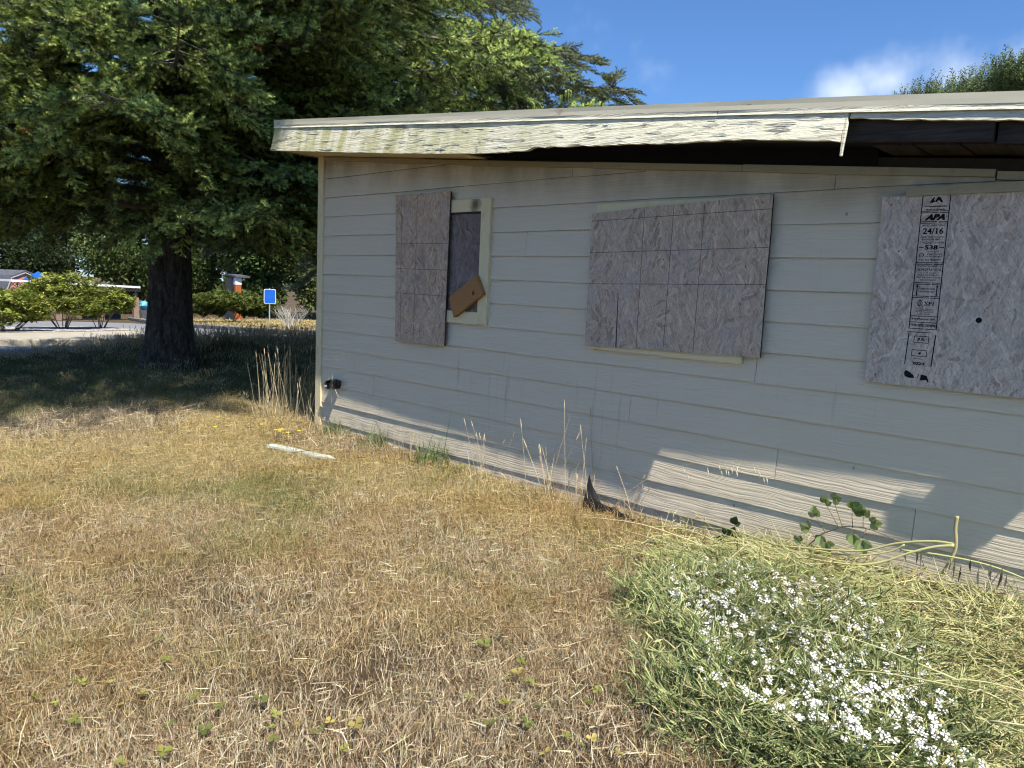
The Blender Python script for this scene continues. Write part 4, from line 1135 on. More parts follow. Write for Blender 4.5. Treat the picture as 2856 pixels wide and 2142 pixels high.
for k in range(8500):
    x = rg.uniform(1.0, 7.5); y = rg.uniform(7.9, 10.2)
    top = 4.36 + 0.40 * sstep(2.0, 2.9, x) + 0.22 * sstep(2.9, 5.0, x) + 0.45 * (vnoise(x, y, 0.35, 8) - 0.4) + 0.16 * (y - 8)
    z = top - 0.36 - abs(rg.normal()) * 0.55
    if z < 2.2: continue
    pts.append((x, y, z)); rots.append((rg.normal() * .3, rg.normal() * .3, rg.uniform(0, TAU))); scl.append(rg.uniform(.7, 1.2))
for k, (x, y, h) in enumerate(((3.0, 9.0, 4.1), (4.6, 9.2, 4.6), (6.2, 9.0, 4.7), (1.8, 9.2, 3.7))):
    mb = MB()
    for j in range(3): mb.tube([(x + .1 * j, y, 0), (x + .1 * j + rnd(-.2, .2), y, h * .5), (x + rnd(-.6, .6), y + rnd(-.4, .4), h)], [.05, .035, .01], 5)
    mb.build('stem', M['shrubwood'], bb, smooth=True)
scatter('crown', CL_SH, pts, rots, scl, rg.integers(0, 4, len(pts)), bb)

# rhododendrons on the island and across the road
def rhodo(base, w, h, n, label, seed, cl=CL_RH, stems=13, low=0.26):
    x, y = base; z = float(ter(x, y)) + 0.1; rr = random.Random(seed)
    blobs = [(x, y, z + h * 0.68, w * .42, w * .42, h * .31)]
    for k in range(7):
        a = TAU * k / 7 + rr.random(); q = w * 0.30 * rr.uniform(.8, 1.2)
        blobs.append((x + q * math.cos(a), y + q * math.sin(a), z + h * rr.uniform(low + .14, .74), w * rr.uniform(.2, .27), w * rr.uniform(.2, .27), h * rr.uniform(.16, .24)))
    return leafy('rhododendron_bush', label, 'bush', base, h * .4, 0.012 + 0.004 * h, blobs, cl, n, seed, (0.9, 1.5), stems, 'rhododendron bushes by the road', True)
rhodo((-18.5, 1.75), 2.3, 1.25, 1100, 'low rhododendron bush at the left edge on the gravel island', 101)
rhodo((-20.6, 3.80), 2.6, 1.85, 1700, 'tall yellow-green rhododendron bush in the middle of the gravel island', 102)
rhodo((-21.1, 5.05), 2.1, 1.50, 1100, 'rhododendron bush nearest the trunk on the gravel island', 103)
rhodo((-33.5, 15.9), 4.6, 1.75, 1900, 'wide spreading rhododendron on the dry verge across the road right of the trunk', 104, CL_RD, 7, 0.2)

# wood edge across the road, each tree by itself
BT = [  # direction as x,y, height, radius, kind
    (-62, 6, 13, 5.5, 0), (-66, 14, 15, 6, 2), (-58, 20, 11, 4.6, 1), (-64, 26, 14, 5.6, 0), (-56, 29, 12, 4.8, 2), (-50, 31, 10, 4.2, 1), (-54, 38, 13, 5.4, 0), (-44, 36, 12, 5, 2), (-40, 41, 13, 5, 0),
    (-70, -2, 14, 6, 1), (-34, 40, 11, 4.6, 1), (-74, 20, 18, 6.5, 2), (-70, 34, 18, 6.5, 2), (-36, 30, 9, 3.8, 2), (-46, 24.5, 6.5, 3.0, 0)]
BL = ['mid green', 'pale green', 'dark green']
PLACE = ['behind the red shed', 'left of the covered walk', 'behind the white roof of the covered walk', 'behind the near end of the covered walk', 'just left of the spruce trunk', 'hidden behind the spruce trunk', 'just right of the spruce trunk', 'behind the wide rhododendron',
         'behind the blue sign', 'at the far left edge', 'next to the house corner', 'far back on the left', 'far back behind the spruce', 'close behind the blue sign', 'small, beside the orange panel']
for k, (x, y, h, r_, kd) in enumerate(BT):
    z = float(ter(x, y)); rr = random.Random(200 + k); blobs = []
    for j in range(9):
        a = rr.uniform(0, TAU); q = r_ * rr.uniform(.15, .62); zz = z + h * rr.uniform(.22, .86); s_ = 1 - 0.5 * max(0, (zz - z) / h - .5)
        blobs.append((x + q * math.cos(a) * s_, y + q * math.sin(a) * s_, zz, r_ * rr.uniform(.34, .5) * s_, r_ * rr.uniform(.34, .5) * s_, h * rr.uniform(.12, .19)))
    leafy('background_tree', BL[kd] + ' tree across the road, ' + PLACE[k], 'tree', (x, y), h * .62, 0.2, blobs, [CL_BG, CL_BG2, CL_BG3][kd], 620, 300 + k, (1.0, 1.9), 1, 'trees along the far side of the road', wood='bark')

# dead grey shrub by the sign
ds = thing('dead_shrub', (-23.0, 13.35, float(ter(-23.0, 13.35))), 'leafless grey shrub standing in dry grass right of the blue sign', 'shrub')
random.seed(12)
for k in range(26):
    an = rnd(0, TAU); p0 = V(-23.0 + rnd(-.25, .25), 13.35 + rnd(-.25, .25), float(ter(-23.0, 13.35)) - .03); d = V(math.cos(an) * .6, math.sin(an) * .6, 1).normalized(); L = rnd(.7, 1.2)
    mb = MB(); e1 = p0 + d * L; mb.tube([p0, p0.lerp(e1, .5) + V(rnd(-.1, .1), rnd(-.1, .1), .05), e1], [.016, .011, .004], 4)
    for _ in range(7):
        c0 = p0.lerp(e1, rnd(.35, 1)); d2 = (d + V(rnd(-1, 1), rnd(-1, 1), rnd(-.4, .8))).normalized(); mb.tube([c0, c0 + d2 * rnd(.2, .5)], [.007, .002], 3, cap=False)
    mb.build('stem', M['deadtwig'], ds)

# ------------------------------------------------------------------ things across the road
M['sign_blue'] = plain('blue_sign_paint', (0.02, 0.13, 0.55), 0.4, 0.1, 5)
M['white'] = plain('white_paint', (0.78, 0.78, 0.76), 0.5, 0.05, 5)
M['post_grey'] = plain('galvanised_post', (0.42, 0.42, 0.40), 0.5, 0.1, 9)
M['barn_red'] = plain('faded_red_boards', (0.55, 0.24, 0.21), 0.8, 0.15, 4)
M['roof_grey'] = plain('grey_shingles', (0.09, 0.095, 0.11), 0.9, 0.25, 7)
M['tarp_blue'] = plain('blue_tarp', (0.01, 0.09, 0.52), 0.5, 0.25, 3)
M['brown_post'] = plain('brown_post', (0.30, 0.20, 0.14), 0.8, 0.15, 4)
M['lattice'] = plain('dark_lattice', (0.05, 0.045, 0.04), 0.8)
M['orange'] = plain('orange_boards', (0.42, 0.12, 0.035), 0.7, 0.15, 6)
M['toy'] = plain('yellow_plastic', (0.78, 0.36, 0.02), 0.4, 0.1, 3)
M['cyan'] = plain('pale_blue_plastic', (0.12, 0.42, 0.62), 0.4, 0.3, 4)
M['shade'] = plain('grey_panel', (0.07, 0.07, 0.075), 0.8, 0.2, 2)

gz = float(ter(-24.2, 13.02))
sg = thing('road_sign', (-24.2, 13.02, gz), 'blue rectangular road sign with white edge on a thin pale post', 'sign')
mb = MB(); mb.tube([(-24.2, 13.02, gz - .1), (-24.2, 13.02, gz + 1.78)], .028, 6); mb.build('post', M['post_grey'], sg)
fx = V(0.50, 0.866, 0); fn = V(0.866, -0.5, 0)
def plate(c, w, h, t, mat, name, root, rc=0.06):
    vs = []
    for a0, sx, sz in ((0, 1, 1), (90, -1, 1), (180, -1, -1), (270, 1, -1)):
        for k in range(4):
            an = R(a0 + 30 * k); vs.append((sx * (w / 2 - rc) + rc * math.cos(an), sz * (h / 2 - rc) + rc * math.sin(an)))
    mb = MB(); n = len(vs)
    fr = [c + fx * a + V(0, 0, b) + fn * t for a, b in vs]; bk = [c + fx * a + V(0, 0, b) for a, b in vs]
    mb.add(fr + bk, [tuple(range(n)), tuple(range(2 * n - 1, n - 1, -1))] + [((i + 1) % n, i, i + n, (i + 1) % n + n) for i in range(n)]); return mb.build(name, mat, root)
pc = V(-24.19, 13.03, gz + 1.42)
plate(pc + fn * .03, .50, .64, .006, M['white'], 'border', sg); plate(pc + fn * .0365, .455, .595, .003, M['sign_blue'], 'face', sg)

# covered walk with lattice valance
pw = thing('covered_walk', (-46.0, 12.4, -1.7), 'long white-roofed shelter on brown posts with lattice valance across the road', 'shelter')
mb = MB(); A = V(-44.9, 8.3, 0.60); B = V(-46.2, 16.0, 0.42); dp = V(-2.4, -0.4, 0)
mb.add([A, B, B + dp, A + dp, A + V(0, 0, .13), B + V(0, 0, .13), B + dp + V(0, 0, .11), A + dp + V(0, 0, .11)], [(3, 2, 1, 0), (4, 5, 6, 7), (0, 1, 5, 4), (1, 2, 6, 5), (2, 3, 7, 6), (3, 0, 4, 7)]); mb.build('roof', M['white'], pw)
ab = (B - A); nx = 40
for k in range(nx):
    a = A + ab * (k / nx) + V(.05, 0, 0); b = A + ab * ((k + 1) / nx) + V(.05, 0, 0)
    for z0, z1 in ((-0.02, -0.24), (-0.24, -0.02)):
        mb = MB(); mb.tube([a + V(0, 0, z0), b + V(0, 0, z1)], .022, 4); mb.build('lattice_bar', M['lattice'], pw)
for t_ in (0.045, 0.33, 0.66, 0.955):
    p = A + ab * t_; g = float(ter(p.x, p.y))
    mb = MB(); mb.box((p.x - .16, p.y - .16, g), (p.x + .16, p.y + .16, p.z - .62)); mb.build('post', M['brown_post'], pw)
    mb = MB(); mb.tube([p + V(0, 0, -.62), p + V(0, 0, 0)], .035, 5); mb.build('post_neck', M['lattice'], pw)
    for s_ in (-1, 1):
        for j in range(3):
            mb = MB(); z0 = -.62 + .2 * j; mb.tube([p + V(0, -.14 * s_, z0), p + V(0, .14 * s_, z0 + .2)], .018, 4); mb.build('lattice_bar', M['lattice'], pw)
mb = MB(); p = B + dp; mb.add([(p.x, 13.2, -1.75), (p.x, 15.6, -1.75), (p.x, 15.6, -.15), (p.x, 13.2, -.15), (p.x - .1, 13.2, -1.75), (p.x - .1, 15.6, -1.75), (p.x - .1, 15.6, -.15), (p.x - .1, 13.2, -.15)], [(0, 1, 2, 3), (7, 6, 5, 4), (0, 3, 7, 4), (1, 5, 6, 2), (3, 2, 6, 7)]); mb.build('back_panel', M['shade'], pw)
# gambrel shed
sh = thing('garden_shed', (-52.5, 9.5, -1.9), 'faded red gambrel-roofed shed with grey shingles at the far left', 'shed')
prof_ = [(9.5, -1.9), (9.5, -.1), (9.81, .76), (10.6, 1.12), (11.4, .76), (11.7, -.1), (11.7, -1.9)]
sv = V(0.94, -0.34, 0)
def shp(y, z, k): return V(-51.7, y, z) + V(-0.45, -0.89, 0) * k
mb = MB(); n = len(prof_); mb.add([shp(y, z, 0) for y, z in prof_] + [shp(y, z, 4) for y, z in prof_], [tuple(range(n)), tuple(range(2 * n - 1, n - 1, -1))] + [((i + 1) % n, i, i + n, (i + 1) % n + n) for i in range(n)]); mb.build('wall', M['barn_red'], sh)
rp = prof_[1:6]
for (a, b) in zip(rp[:-1], rp[1:]):
    mb = MB(); mb.add([shp(a[0], a[1] + .05, -.25), shp(b[0], b[1] + .05, -.25), shp(b[0], b[1] + .05, 4.2), shp(a[0], a[1] + .05, 4.2), shp(a[0], a[1] + .14, -.25), shp(b[0], b[1] + .14, -.25), shp(b[0], b[1] + .14, 4.2), shp(a[0], a[1] + .14, 4.2)], [(3, 2, 1, 0), (4, 5, 6, 7), (0, 1, 5, 4), (1, 2, 6, 5), (2, 3, 7, 6), (3, 0, 4, 7)]); mb.build('roof_slope', M['roof_grey'], sh)
    mb = MB(); mb.tube([shp(a[0], a[1] - .02, -.2), shp(b[0], b[1] - .02, -.2)], .045, 4); mb.build('barge_board', M['post_grey'], sh)
# blue tarpaulin peak
tp = thing('blue_tarpaulin', (-47.6, 10.4, -1.75), 'bright blue tarpaulin stretched to a peak above the white roof', 'tarpaulin')
random.seed(3); mb = MB(); pk = V(-47.56, 10.43, 1.25); ring_ = []
for k in range(14):
    a = TAU * k / 14; r_ = .85 * (1 + .12 * math.sin(a * 7)); ring_.append(V(-47.56 + r_ * math.cos(a), 10.40 + r_ * math.sin(a), .62 + rnd(-.04, .06)))
mb.add([pk] + ring_ + [q + V(0, 0, -.08) for q in ring_], [(0, 1 + k, 1 + (k + 1) % 14) for k in range(14)] + [(1 + k, 15 + k, 15 + (k + 1) % 14, 1 + (k + 1) % 14) for k in range(14)]); mb.build('canopy', M['tarp_blue'], tp)
mb = MB(); mb.tube([(-47.56, 10.43, -1.8), (-47.56, 10.43, 1.2)], .04, 5); mb.build('pole', M['post_grey'], tp)
# wire fence in front of the shed
wf = thing('wire_fence', (-42.1, 7.4, -1.5), 'low chain-link fence in front of the red shed', 'fence')
for y in (5.6, 6.8, 8.0):
    mb = MB(); mb.tube([(-42.1, y, -1.55), (-42.1, y, .10)], .03, 5); mb.build('post', M['post_grey'], wf)
mb = MB(); mb.tube([(-42.1, 5.6, .08), (-42.1, 8.0, .08)], .018, 4); mb.build('top_rail', M['post_grey'], wf)
mb = MB()
for k in range(34):
    for s_ in (-1, 1):
        y = 5.6 + k * .09 - .3; y0, y1 = (y, y + 1.3 * .55) if s_ > 0 else (y + 1.3 * .55, y)
        a = V(-42.1, y0, -1.3); b = V(-42.1, y1, .07)
        if min(y0, y1) < 5.6 or max(y0, y1) > 8.0: continue
        mb.tube([a, b], .006, 3, cap=False)
o = mb.build('wire_mesh', M['post_grey'], wf); o['kind'] = 'stuff'
# play slide
ps = thing('play_slide', (-43.75, 9.16, -1.55), 'small yellow plastic play slide under the shelter roof', 'slide')
mb = MB(); mb.prism([(-44.1, .30), (-43.75, .38), (-43.45, .20), (-42.9, -1.0), (-42.5, -1.35), (-42.5, -1.45), (-43.0, -1.12), (-43.6, .05), (-44.1, .12)], 8.95, 9.4); mb.build('chute', M['toy'], ps)
for x_ in (-44.05, -43.7):
    for y_ in (8.97, 9.36): mb = MB(); mb.tube([(x_, y_, -1.6), (x_, y_, .12)], .03, 5); mb.build('leg', M['cyan'], ps)
# pale blue bag and grey pole at the end of the walk
bg_ = thing('plastic_bag', (-46.7, 16.35, -1.7), 'crumpled pale blue plastic bag on a bin beside the end post', 'bag')
random.seed(8); mb = MB(); vs = []; fs = []
for i in range(7):
    for j in range(10):
        a = TAU * j / 10; t_ = i / 6; r_ = .34 * math.sin(.25 + 2.5 * t_) * rnd(.8, 1.15); vs.append((-46.7 + r_ * math.cos(a), 16.38 + r_ * math.sin(a), -1.05 + .62 * t_))
fs = [(i * 10 + j, i * 10 + (j + 1) % 10, (i + 1) * 10 + (j + 1) % 10, (i + 1) * 10 + j) for i in range(6) for j in range(10)] + [tuple(range(60, 70))]
mb.add(vs, fs); mb.build('bag', M['cyan'], bg_)
mb = MB(); mb.tube([(-46.7, 16.38, -1.75), (-46.7, 16.38, -1.04)], [.26, .3], 10); mb.build('bin', M['roof_grey'], bg_)
mb = MB(); mb.tube([(-46.76, 16.08, -1.75), (-46.76, 16.08, -.3)], .05, 6); tag(mb.build('metal_pole', M['post_grey']), 'grey metal pole beside the brown end post of the shelter', 'pole')
# orange and white cabin corner between the trees
cb = thing('cabin', (-41.9, 20.7, -1.5), 'small orange-boarded cabin with white gable half hidden behind bushes', 'cabin')
for k in range(3):
    mb = MB(); y = 20.28 + .14 * k; mb.box((-41.75, y, -1.6), (-41.55, y + .132, .95)); mb.build('wall_board', M['orange'], cb)
mb = MB(); mb.box((-41.78, 20.27, .952), (-41.53, 20.70, 1.4)); mb.build('gable_panel', M['white'], cb)
mb = MB(); mb.add([(-41.4, 20.2, 1.42), (-41.2, 21.1, 1.42), (-43.0, 21.4, 1.52), (-43.2, 20.4, 1.52), (-41.4, 20.2, 1.54), (-41.2, 21.1, 1.54), (-43.0, 21.4, 1.64), (-43.2, 20.4, 1.64)], [(3, 2, 1, 0), (4, 5, 6, 7), (0, 1, 5, 4), (1, 2, 6, 5), (2, 3, 7, 6), (3, 0, 4, 7)]); mb.build('roof', M['roof_grey'], cb)
mb = MB(); mb.box((-43.0, 20.3, -1.6), (-41.76, 20.68, 1.4)); mb.build('side_wall', M['shade'], cb)

# ------------------------------------------------------------------ lawn and weeds
def in_view(x, y, z, m=0.10):
    rx = np.asarray(x) - CAM.x; ry = np.asarray(y) - CAM.y; rz = np.asarray(z) - CAM.z
    dz = rx * c_fwd.x + ry * c_fwd.y + rz * c_fwd.z
    u = (rx * c_right.x + ry * c_right.y + rz * c_right.z) / np.maximum(dz, 1e-3) * 2120 / 1428
    v = (rx * c_down.x + ry * c_down.y + rz * c_down.z) / np.maximum(dz, 1e-3) * 2120 / 1071
    return (dz > 0.3) & (np.abs(u) < 1 + m * 2.5) & (v < 1 + m * 2.5) & (v > -1.2)

STRAW = [(0.470, 0.352, 0.174), (0.404, 0.291, 0.136), (0.545, 0.437, 0.254), (0.310, 0.207, 0.094), (0.602, 0.508, 0.320), (0.188, 0.122, 0.056), (0.357, 0.282, 0.132)]
GOLD = [(0.536, 0.404, 0.179), (0.489, 0.362, 0.160), (0.611, 0.489, 0.244), (0.376, 0.268, 0.113), (0.301, 0.263, 0.099)]
OLIVE = [(0.244, 0.226, 0.080), (0.188, 0.193, 0.064), (0.414, 0.338, 0.160), (0.338, 0.282, 0.117), (0.451, 0.348, 0.169), (0.132, 0.150, 0.047)]
BLEACH = [(0.583, 0.489, 0.315), (0.498, 0.395, 0.235), (0.639, 0.564, 0.395), (0.376, 0.277, 0.150), (0.263, 0.179, 0.094), (0.160, 0.103, 0.052)]
SHADE = [(0.15, 0.165, 0.06), (0.20, 0.19, 0.085), (0.27, 0.23, 0.12), (0.11, 0.125, 0.045)]  # greener grass; tree shade is also darkened into these colours
def grass_clump(seed, cols, n, rad, h, w, lean=0.5, mat=None, flat=0.0, heads=0):
    random.seed(seed); mb = MB()
    for k in range(n):
        a = rnd(0, TAU); r_ = rad * math.sqrt(random.random()); p = V(r_ * math.cos(a), r_ * math.sin(a), -0.012)
        b = rnd(0, TAU)
        if random.random() < flat:
            d = V(math.cos(b), math.sin(b), rnd(0.0, 0.28)).normalized(); bend = V(rnd(-.25, .25), rnd(-.25, .25), rnd(-.16, 0.04)); p.z = rnd(0.0, h * 0.5)
        else:
            d = (V(0, 0, 1) + V(math.cos(b), math.sin(b), 0) * rnd(0.05, lean)).normalized(); b2 = rnd(0, TAU); q = rnd(0.05, 0.7); bend = V(math.cos(b2) * q, math.sin(b2) * q, -0.5 * q)
        L = h * rnd(0.45, 1.15) * (1.0 if random.random() > .06 else 1.6)
        s_ = d.cross(V(rnd(-1, 1), rnd(-1, 1), rnd(-.3, .3))).normalized()
        mb.blade(p, d, bend, L, w * rnd(0.6, 1.3), s_, jit(random.choice(cols), 0.2))
    for k in range(heads):
        a = rnd(0, TAU); r_ = rad * random.random(); p = V(r_ * math.cos(a), r_ * math.sin(a), 0); d = V(rnd(-.25, .25), rnd(-.25, .25), 1).normalized(); L = h * rnd(1.1, 1.7); e1 = p + d * L
        c = jit(cols[0]); mb.tube([p, p.lerp(e1, .6) + V(rnd(-.01, .01), 0, 0), e1], [.0013, .001, .0008], 3, c, cap=False)
        mb.tube([e1, e1 + d * .02 + V(rnd(-.006, .006), 0, 0), e1 + d * .055], [.001, .0042, .001], 4, jit((0.55, 0.42, 0.25)), cap=False)
    return mb.mesh('grass_clump', mat or M['straw'], colors=True)
G_STRAW = [grass_clump(500 + i, STRAW, 640, 0.31, 0.078, 0.0027, 0.5, flat=0.13) for i in range(4)]
G_GOLD = [grass_clump(510 + i, GOLD, 640, 0.31, 0.078, 0.0026, 0.5, flat=0.12) for i in range(3)]
G_BLEACH = [grass_clump(520 + i, BLEACH, 600, 0.31, 0.078, 0.0035, 0.45, flat=0.12) for i in range(4)]
G_OLIVE = [grass_clump(530 + i, OLIVE, 520, 0.26, 0.085, 0.0028, 0.5, flat=0.1) for i in range(3)]
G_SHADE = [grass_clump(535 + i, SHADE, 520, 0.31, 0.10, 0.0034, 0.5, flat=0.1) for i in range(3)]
G_TALL = [grass_clump(540 + i, [(0.13, 0.135, 0.06), (0.20, 0.175, 0.09), (0.10, 0.12, 0.045), (0.30, 0.245, 0.14)], 230, 0.32, 0.26, 0.005, 0.35, heads=42) for i in range(4)]  # blade colours darkened as well, carrying the shade under the spruce
G_LONG = [grass_clump(550 + i, STRAW, 120, 0.25, 0.15, 0.0022, 0.7, flat=0.25) for i in range(3)]
LAWN = G_STRAW + G_GOLD + G_BLEACH + G_OLIVE + G_LONG + G_SHADE       # 0-3 4-6 7-10 11-13 14-16 17-19
rg = np.random.default_rng(77)
def lawn_points(n, x0, x1, y0, y1):
    x = rg.uniform(x0, x1, n); y = rg.uniform(y0, y1, n); return x, y
P = []; Ro = []; S = []; I = []
for n, x0, x1, y0, y1, dmin, dmax in ((1750, 1.0, 9.5, -5.6, 0.0, 0, 4.6), (2500, -3.5, 7, -7.5, 0.0, 4.6, 7.6), (3000, -9, 3, -10, 3, 7.6, 13.0)):
    x, y = lawn_points(n, x0, x1, y0, y1); z = ter(x, y); d = np.hypot(x - CAM.x, y - CAM.y)
    ok = (y < np.where(x > -.1, -0.11, 99)) & (d >= dmin) & (d < dmax) & in_view(x, y, z) & ~((x > -0.02) & (y > -0.035))
    for a, b, c, dd in zip(x[ok], y[ok], z[ok], d[ok]):
        g = vnoise(a, b, 0.9, 21); ol = vnoise(a, b, 0.55, 22); bl = vnoise(a, b, 1.2, 23) + 0.42 * (1 - min(1, abs(a - 4.6) / 1.6)) * (b < -1.2) - 0.12
        wall = math.exp(-((b + .1) / .8) ** 2) * (a < 4.2)
        if ol > 0.80: k = 11 + rg.integers(3)
        elif bl > 0.62: k = 7 + rg.integers(4)
        elif dd > 5.2 or wall > .4: k = (4 + rg.integers(3)) if rg.random() < 0.8 else rg.integers(4)
        else: k = rg.integers(4) if rg.random() < .75 else 7 + rg.integers(4)
        if rg.random() < 0.025: k = 14 + rg.integers(3)
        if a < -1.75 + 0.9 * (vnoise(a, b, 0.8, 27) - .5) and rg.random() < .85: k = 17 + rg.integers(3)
        dens = vnoise(a, b, 0.28, 24)
        P.append((a, b, c)); Ro.append((rg.normal() * .03, rg.normal() * .03, rg.uniform(0, TAU))); I.append(k)
        S.append((0.85 + 0.3 * dens) * rg.uniform(.85, 1.15) * (1 + 0.3 * min(1, max(0, (dd - 5) / 5))) * (1 + 0.4 * wall + 0.5 * max(0, vnoise(a, b, 0.4, 29) - .62)))
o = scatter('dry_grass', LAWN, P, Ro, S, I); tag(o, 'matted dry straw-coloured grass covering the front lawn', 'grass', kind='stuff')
nlawn = len(P)
# longer unmown grass in the shade of the spruce, up to the road
P = []; Ro = []; S = []; I = []
x = rg.uniform(-8.4, 0.0, 3600); y = rg.uniform(-9, 12, 3600); z = ter(x, y)
edge = -1.15 - 0.5 * sstep(-1.0, -2.4, y) + 0.55 * (vnoise(x, y, 0.7, 31) - .5)
ok = (x < edge) & in_view(x, y, z) & (np.hypot(x + 4.95, y - .62) > .5)
for a, b, c in zip(x[ok], y[ok], z[ok]):
    t_ = float(sstep(-1.2, -5.5, a)); back = float(sstep(-4.5, -7.2, a))
    if rg.random() > 0.45 + 0.5 * back: continue
    P.append((a, b, c)); Ro.append((rg.normal() * .08, rg.normal() * .08, rg.uniform(0, TAU))); I.append(rg.integers(4)); S.append((0.35 + 0.3 * t_ + 0.38 * back * rg.uniform(.7, 1.2)) * rg.uniform(.75, 1.25) * (0.5 + 0.5 * float(sstep(-1.2, 1.6, b + 0.25 * (a + 6)))))
o = scatter('tall_grass', G_TALL, P, Ro, S, I); tag(o, 'tall seeding grass in the shade under the spruce', 'grass', kind='stuff')
# dry verge across the road
P = []; Ro = []; S = []; I = []
x = rg.uniform(-44, -15.5, 1500); y = rg.uniform(9.4, 26, 1500); z = ter(x, y)
lim = np.interp(-x, [15, 17.2, 25, 30, 36, 46], [9.9, 9.75, 10.5, 11.3, 12.7, 15.5])
ok = (y > lim) & (x < -16.7) & in_view(x, y, z)
for a, b, c in zip(x[ok], y[ok], z[ok]): P.append((a, b, c)); Ro.append((0, 0, rg.uniform(0, TAU))); I.append(rg.integers(3)); S.append(rg.uniform(2.2, 3.6))
o = scatter('verge_grass', [grass_clump(560 + i, GOLD, 40, 0.16, 0.08, 0.010, 0.8, flat=0.3) for i in range(3)], P, Ro, S, I); tag(o, 'sunlit dry grass on the verge across the road', 'grass', kind='stuff')
print('lawn clumps', nlawn)

# ------------------------------------------------------------------ small things by the wall
# torn vent stub stuffed with straw
vt = thing('vent_stub', (0.31, -0.02, 0.49), 'torn black vent stub stuffed with straw low on the wall near the corner', 'vent')
random.seed(14)
mb = MB(); n = 12; vs = []
for i, (yy, r_) in enumerate(((-0.010, 0.060), (-0.035, 0.058), (-0.065, 0.062), (-0.085, 0.068))):
    for j in range(n):
        a = TAU * j / n; k = 1 + (0.22 * math.sin(a * 2 + 1) + 0.15 * math.sin(a * 5)) * (i / 3); vs.append((0.315 + 1.25 * r_ * k * math.cos(a), yy + 0.012 * math.sin(a * 3) * i / 3, 0.487 + 0.8 * r_ * k * math.sin(a)))
mb.add(vs, [(i * n + j, i * n + (j + 1) % n, (i + 1) * n + (j + 1) % n, (i + 1) * n + j) for i in range(3) for j in range(n)]); mb.build('pipe', M['black_plastic'], vt, smooth=True)
mb = MB(); mb.add([(0.315 + 0.07 * math.cos(a), -0.03, 0.487 + 0.045 * math.sin(a)) for a in np.linspace(0, TAU, 13)[:-1]], [tuple(range(12))]); mb.build('dark_opening', M['tar'], vt)
mb = MB(); mb.add([(0.36, -0.085, 0.52), (0.405, -0.075, 0.545), (0.425, -0.03, 0.53), (0.40, -0.05, 0.47), (0.37, -0.08, 0.46)], [(0, 1, 2, 3, 4)]); mb.build('torn_flap', M['black_plastic'], vt)
mb = MB()
for k in range(34):
    p = V(0.315 + rnd(-.05, .05), -0.06 + rnd(-.02, .02), 0.487 + rnd(-.035, .035)); d = V(rnd(-1, 1), rnd(-.7, .2), rnd(-1, .9)).normalized()
    mb.blade(p, d, V(rnd(-.5, .5), 0, -rnd(0, .6)), rnd(.03, .09), .0022, d.cross(V(0, 1, 0.1)).normalized(), jit((0.55, 0.46, 0.30)))
for L, d in ((.16, V(.75, -.1, -.62)), (.10, V(.1, -.1, 1)), (.22, V(0, -.05, -1)), (.09, V(-.6, -.1, .6))):
    mb.tube([V(.33, -.07, .49), V(.33, -.07, .49) + d * L * .5 + V(0, 0, .01), V(.33, -.07, .49) + d * L], [.0022, .002, .001], 3, (0.6, 0.52, 0.36), cap=False)
o = mb.build('straw', M['straw'], vt, colors=True); o['kind'] = 'stuff'

# length of white plastic trim lying in the grass
wt = thing('plastic_strip', (0.98, -0.83, 0.04), 'length of weathered white plastic trim lying in the dry grass near the corner', 'trim strip')
mb = MB(); A = V(0.66, -0.90, .040); B = V(1.31, -0.745, .035); sd_ = (B - A).cross(V(0, 0, 1)).normalized()
pr_ = [(-.045, 0), (-.04, .018), (.0, .026), (.04, .018), (.045, 0), (.036, 0), (.0, .016), (-.036, 0)]; vs = []; K = 8
for i in range(K + 1):
    t_ = i / K; c = A.lerp(B, t_) + V(0, 0, .003 * math.sin(t_ * 7)); vs += [c + sd_ * a + V(0, 0, b) for a, b in pr_]
mb.add(vs, [(i * 8 + j, i * 8 + (j + 1) % 8, (i + 1) * 8 + (j + 1) % 8, (i + 1) * 8 + j) for i in range(K) for j in range(8)] + [tuple(range(8)), tuple(K * 8 + j for j in range(7, -1, -1))]); mb.build('strip', M['white_plastic'], wt)
mb = MB(); mb.tube([B + V(0, 0, .01), B + V(.06, .02, .0)], [.02, .015], 6); mb.build('broken_end', M['white_plastic'], wt)

# folded black plastic sheet by the wall
bp_ = thing('plastic_sheet', (3.62, -0.10, 0.03), 'crumpled black plastic edging standing half buried against the wall', 'plastic sheet')
mb = MB(); mb.add([(3.45, -.16, -.03), (3.46, -.13, .12), (3.468, -.11, .25), (3.485, -.09, .17), (3.52, -.075, .11), (3.56, -.07, .05), (3.55, -.11, .0), (3.50, -.14, -.03)], [(0, 1, 2, 3, 7), (3, 4, 5, 6, 7)])
mb.add([(3.455, -.168, -.03), (3.465, -.138, .12), (3.473, -.118, .25), (3.49, -.098, .17), (3.525, -.083, .11), (3.565, -.078, .05), (3.555, -.118, .0), (3.505, -.148, -.03)], [(7, 3, 2, 1, 0), (7, 6, 5, 4, 3)]); mb.build('upright_fold', plain('grey_black_plastic', (0.016, 0.016, 0.016), 0.6, 0.3, 12), bp_)
mb = MB(); vs = []; random.seed(5)
for i in range(9):
    t_ = i / 8; c = V(3.50 + .40 * t_, -.15 + .03 * math.sin(t_ * 5) - .02 * t_, .035 - .01 * t_)
    for j in range(8):
        a = TAU * j / 8; r_ = (.055 - .02 * t_) * rnd(.75, 1.25); vs.append(c + V(0, r_ * math.cos(a), r_ * math.sin(a)))
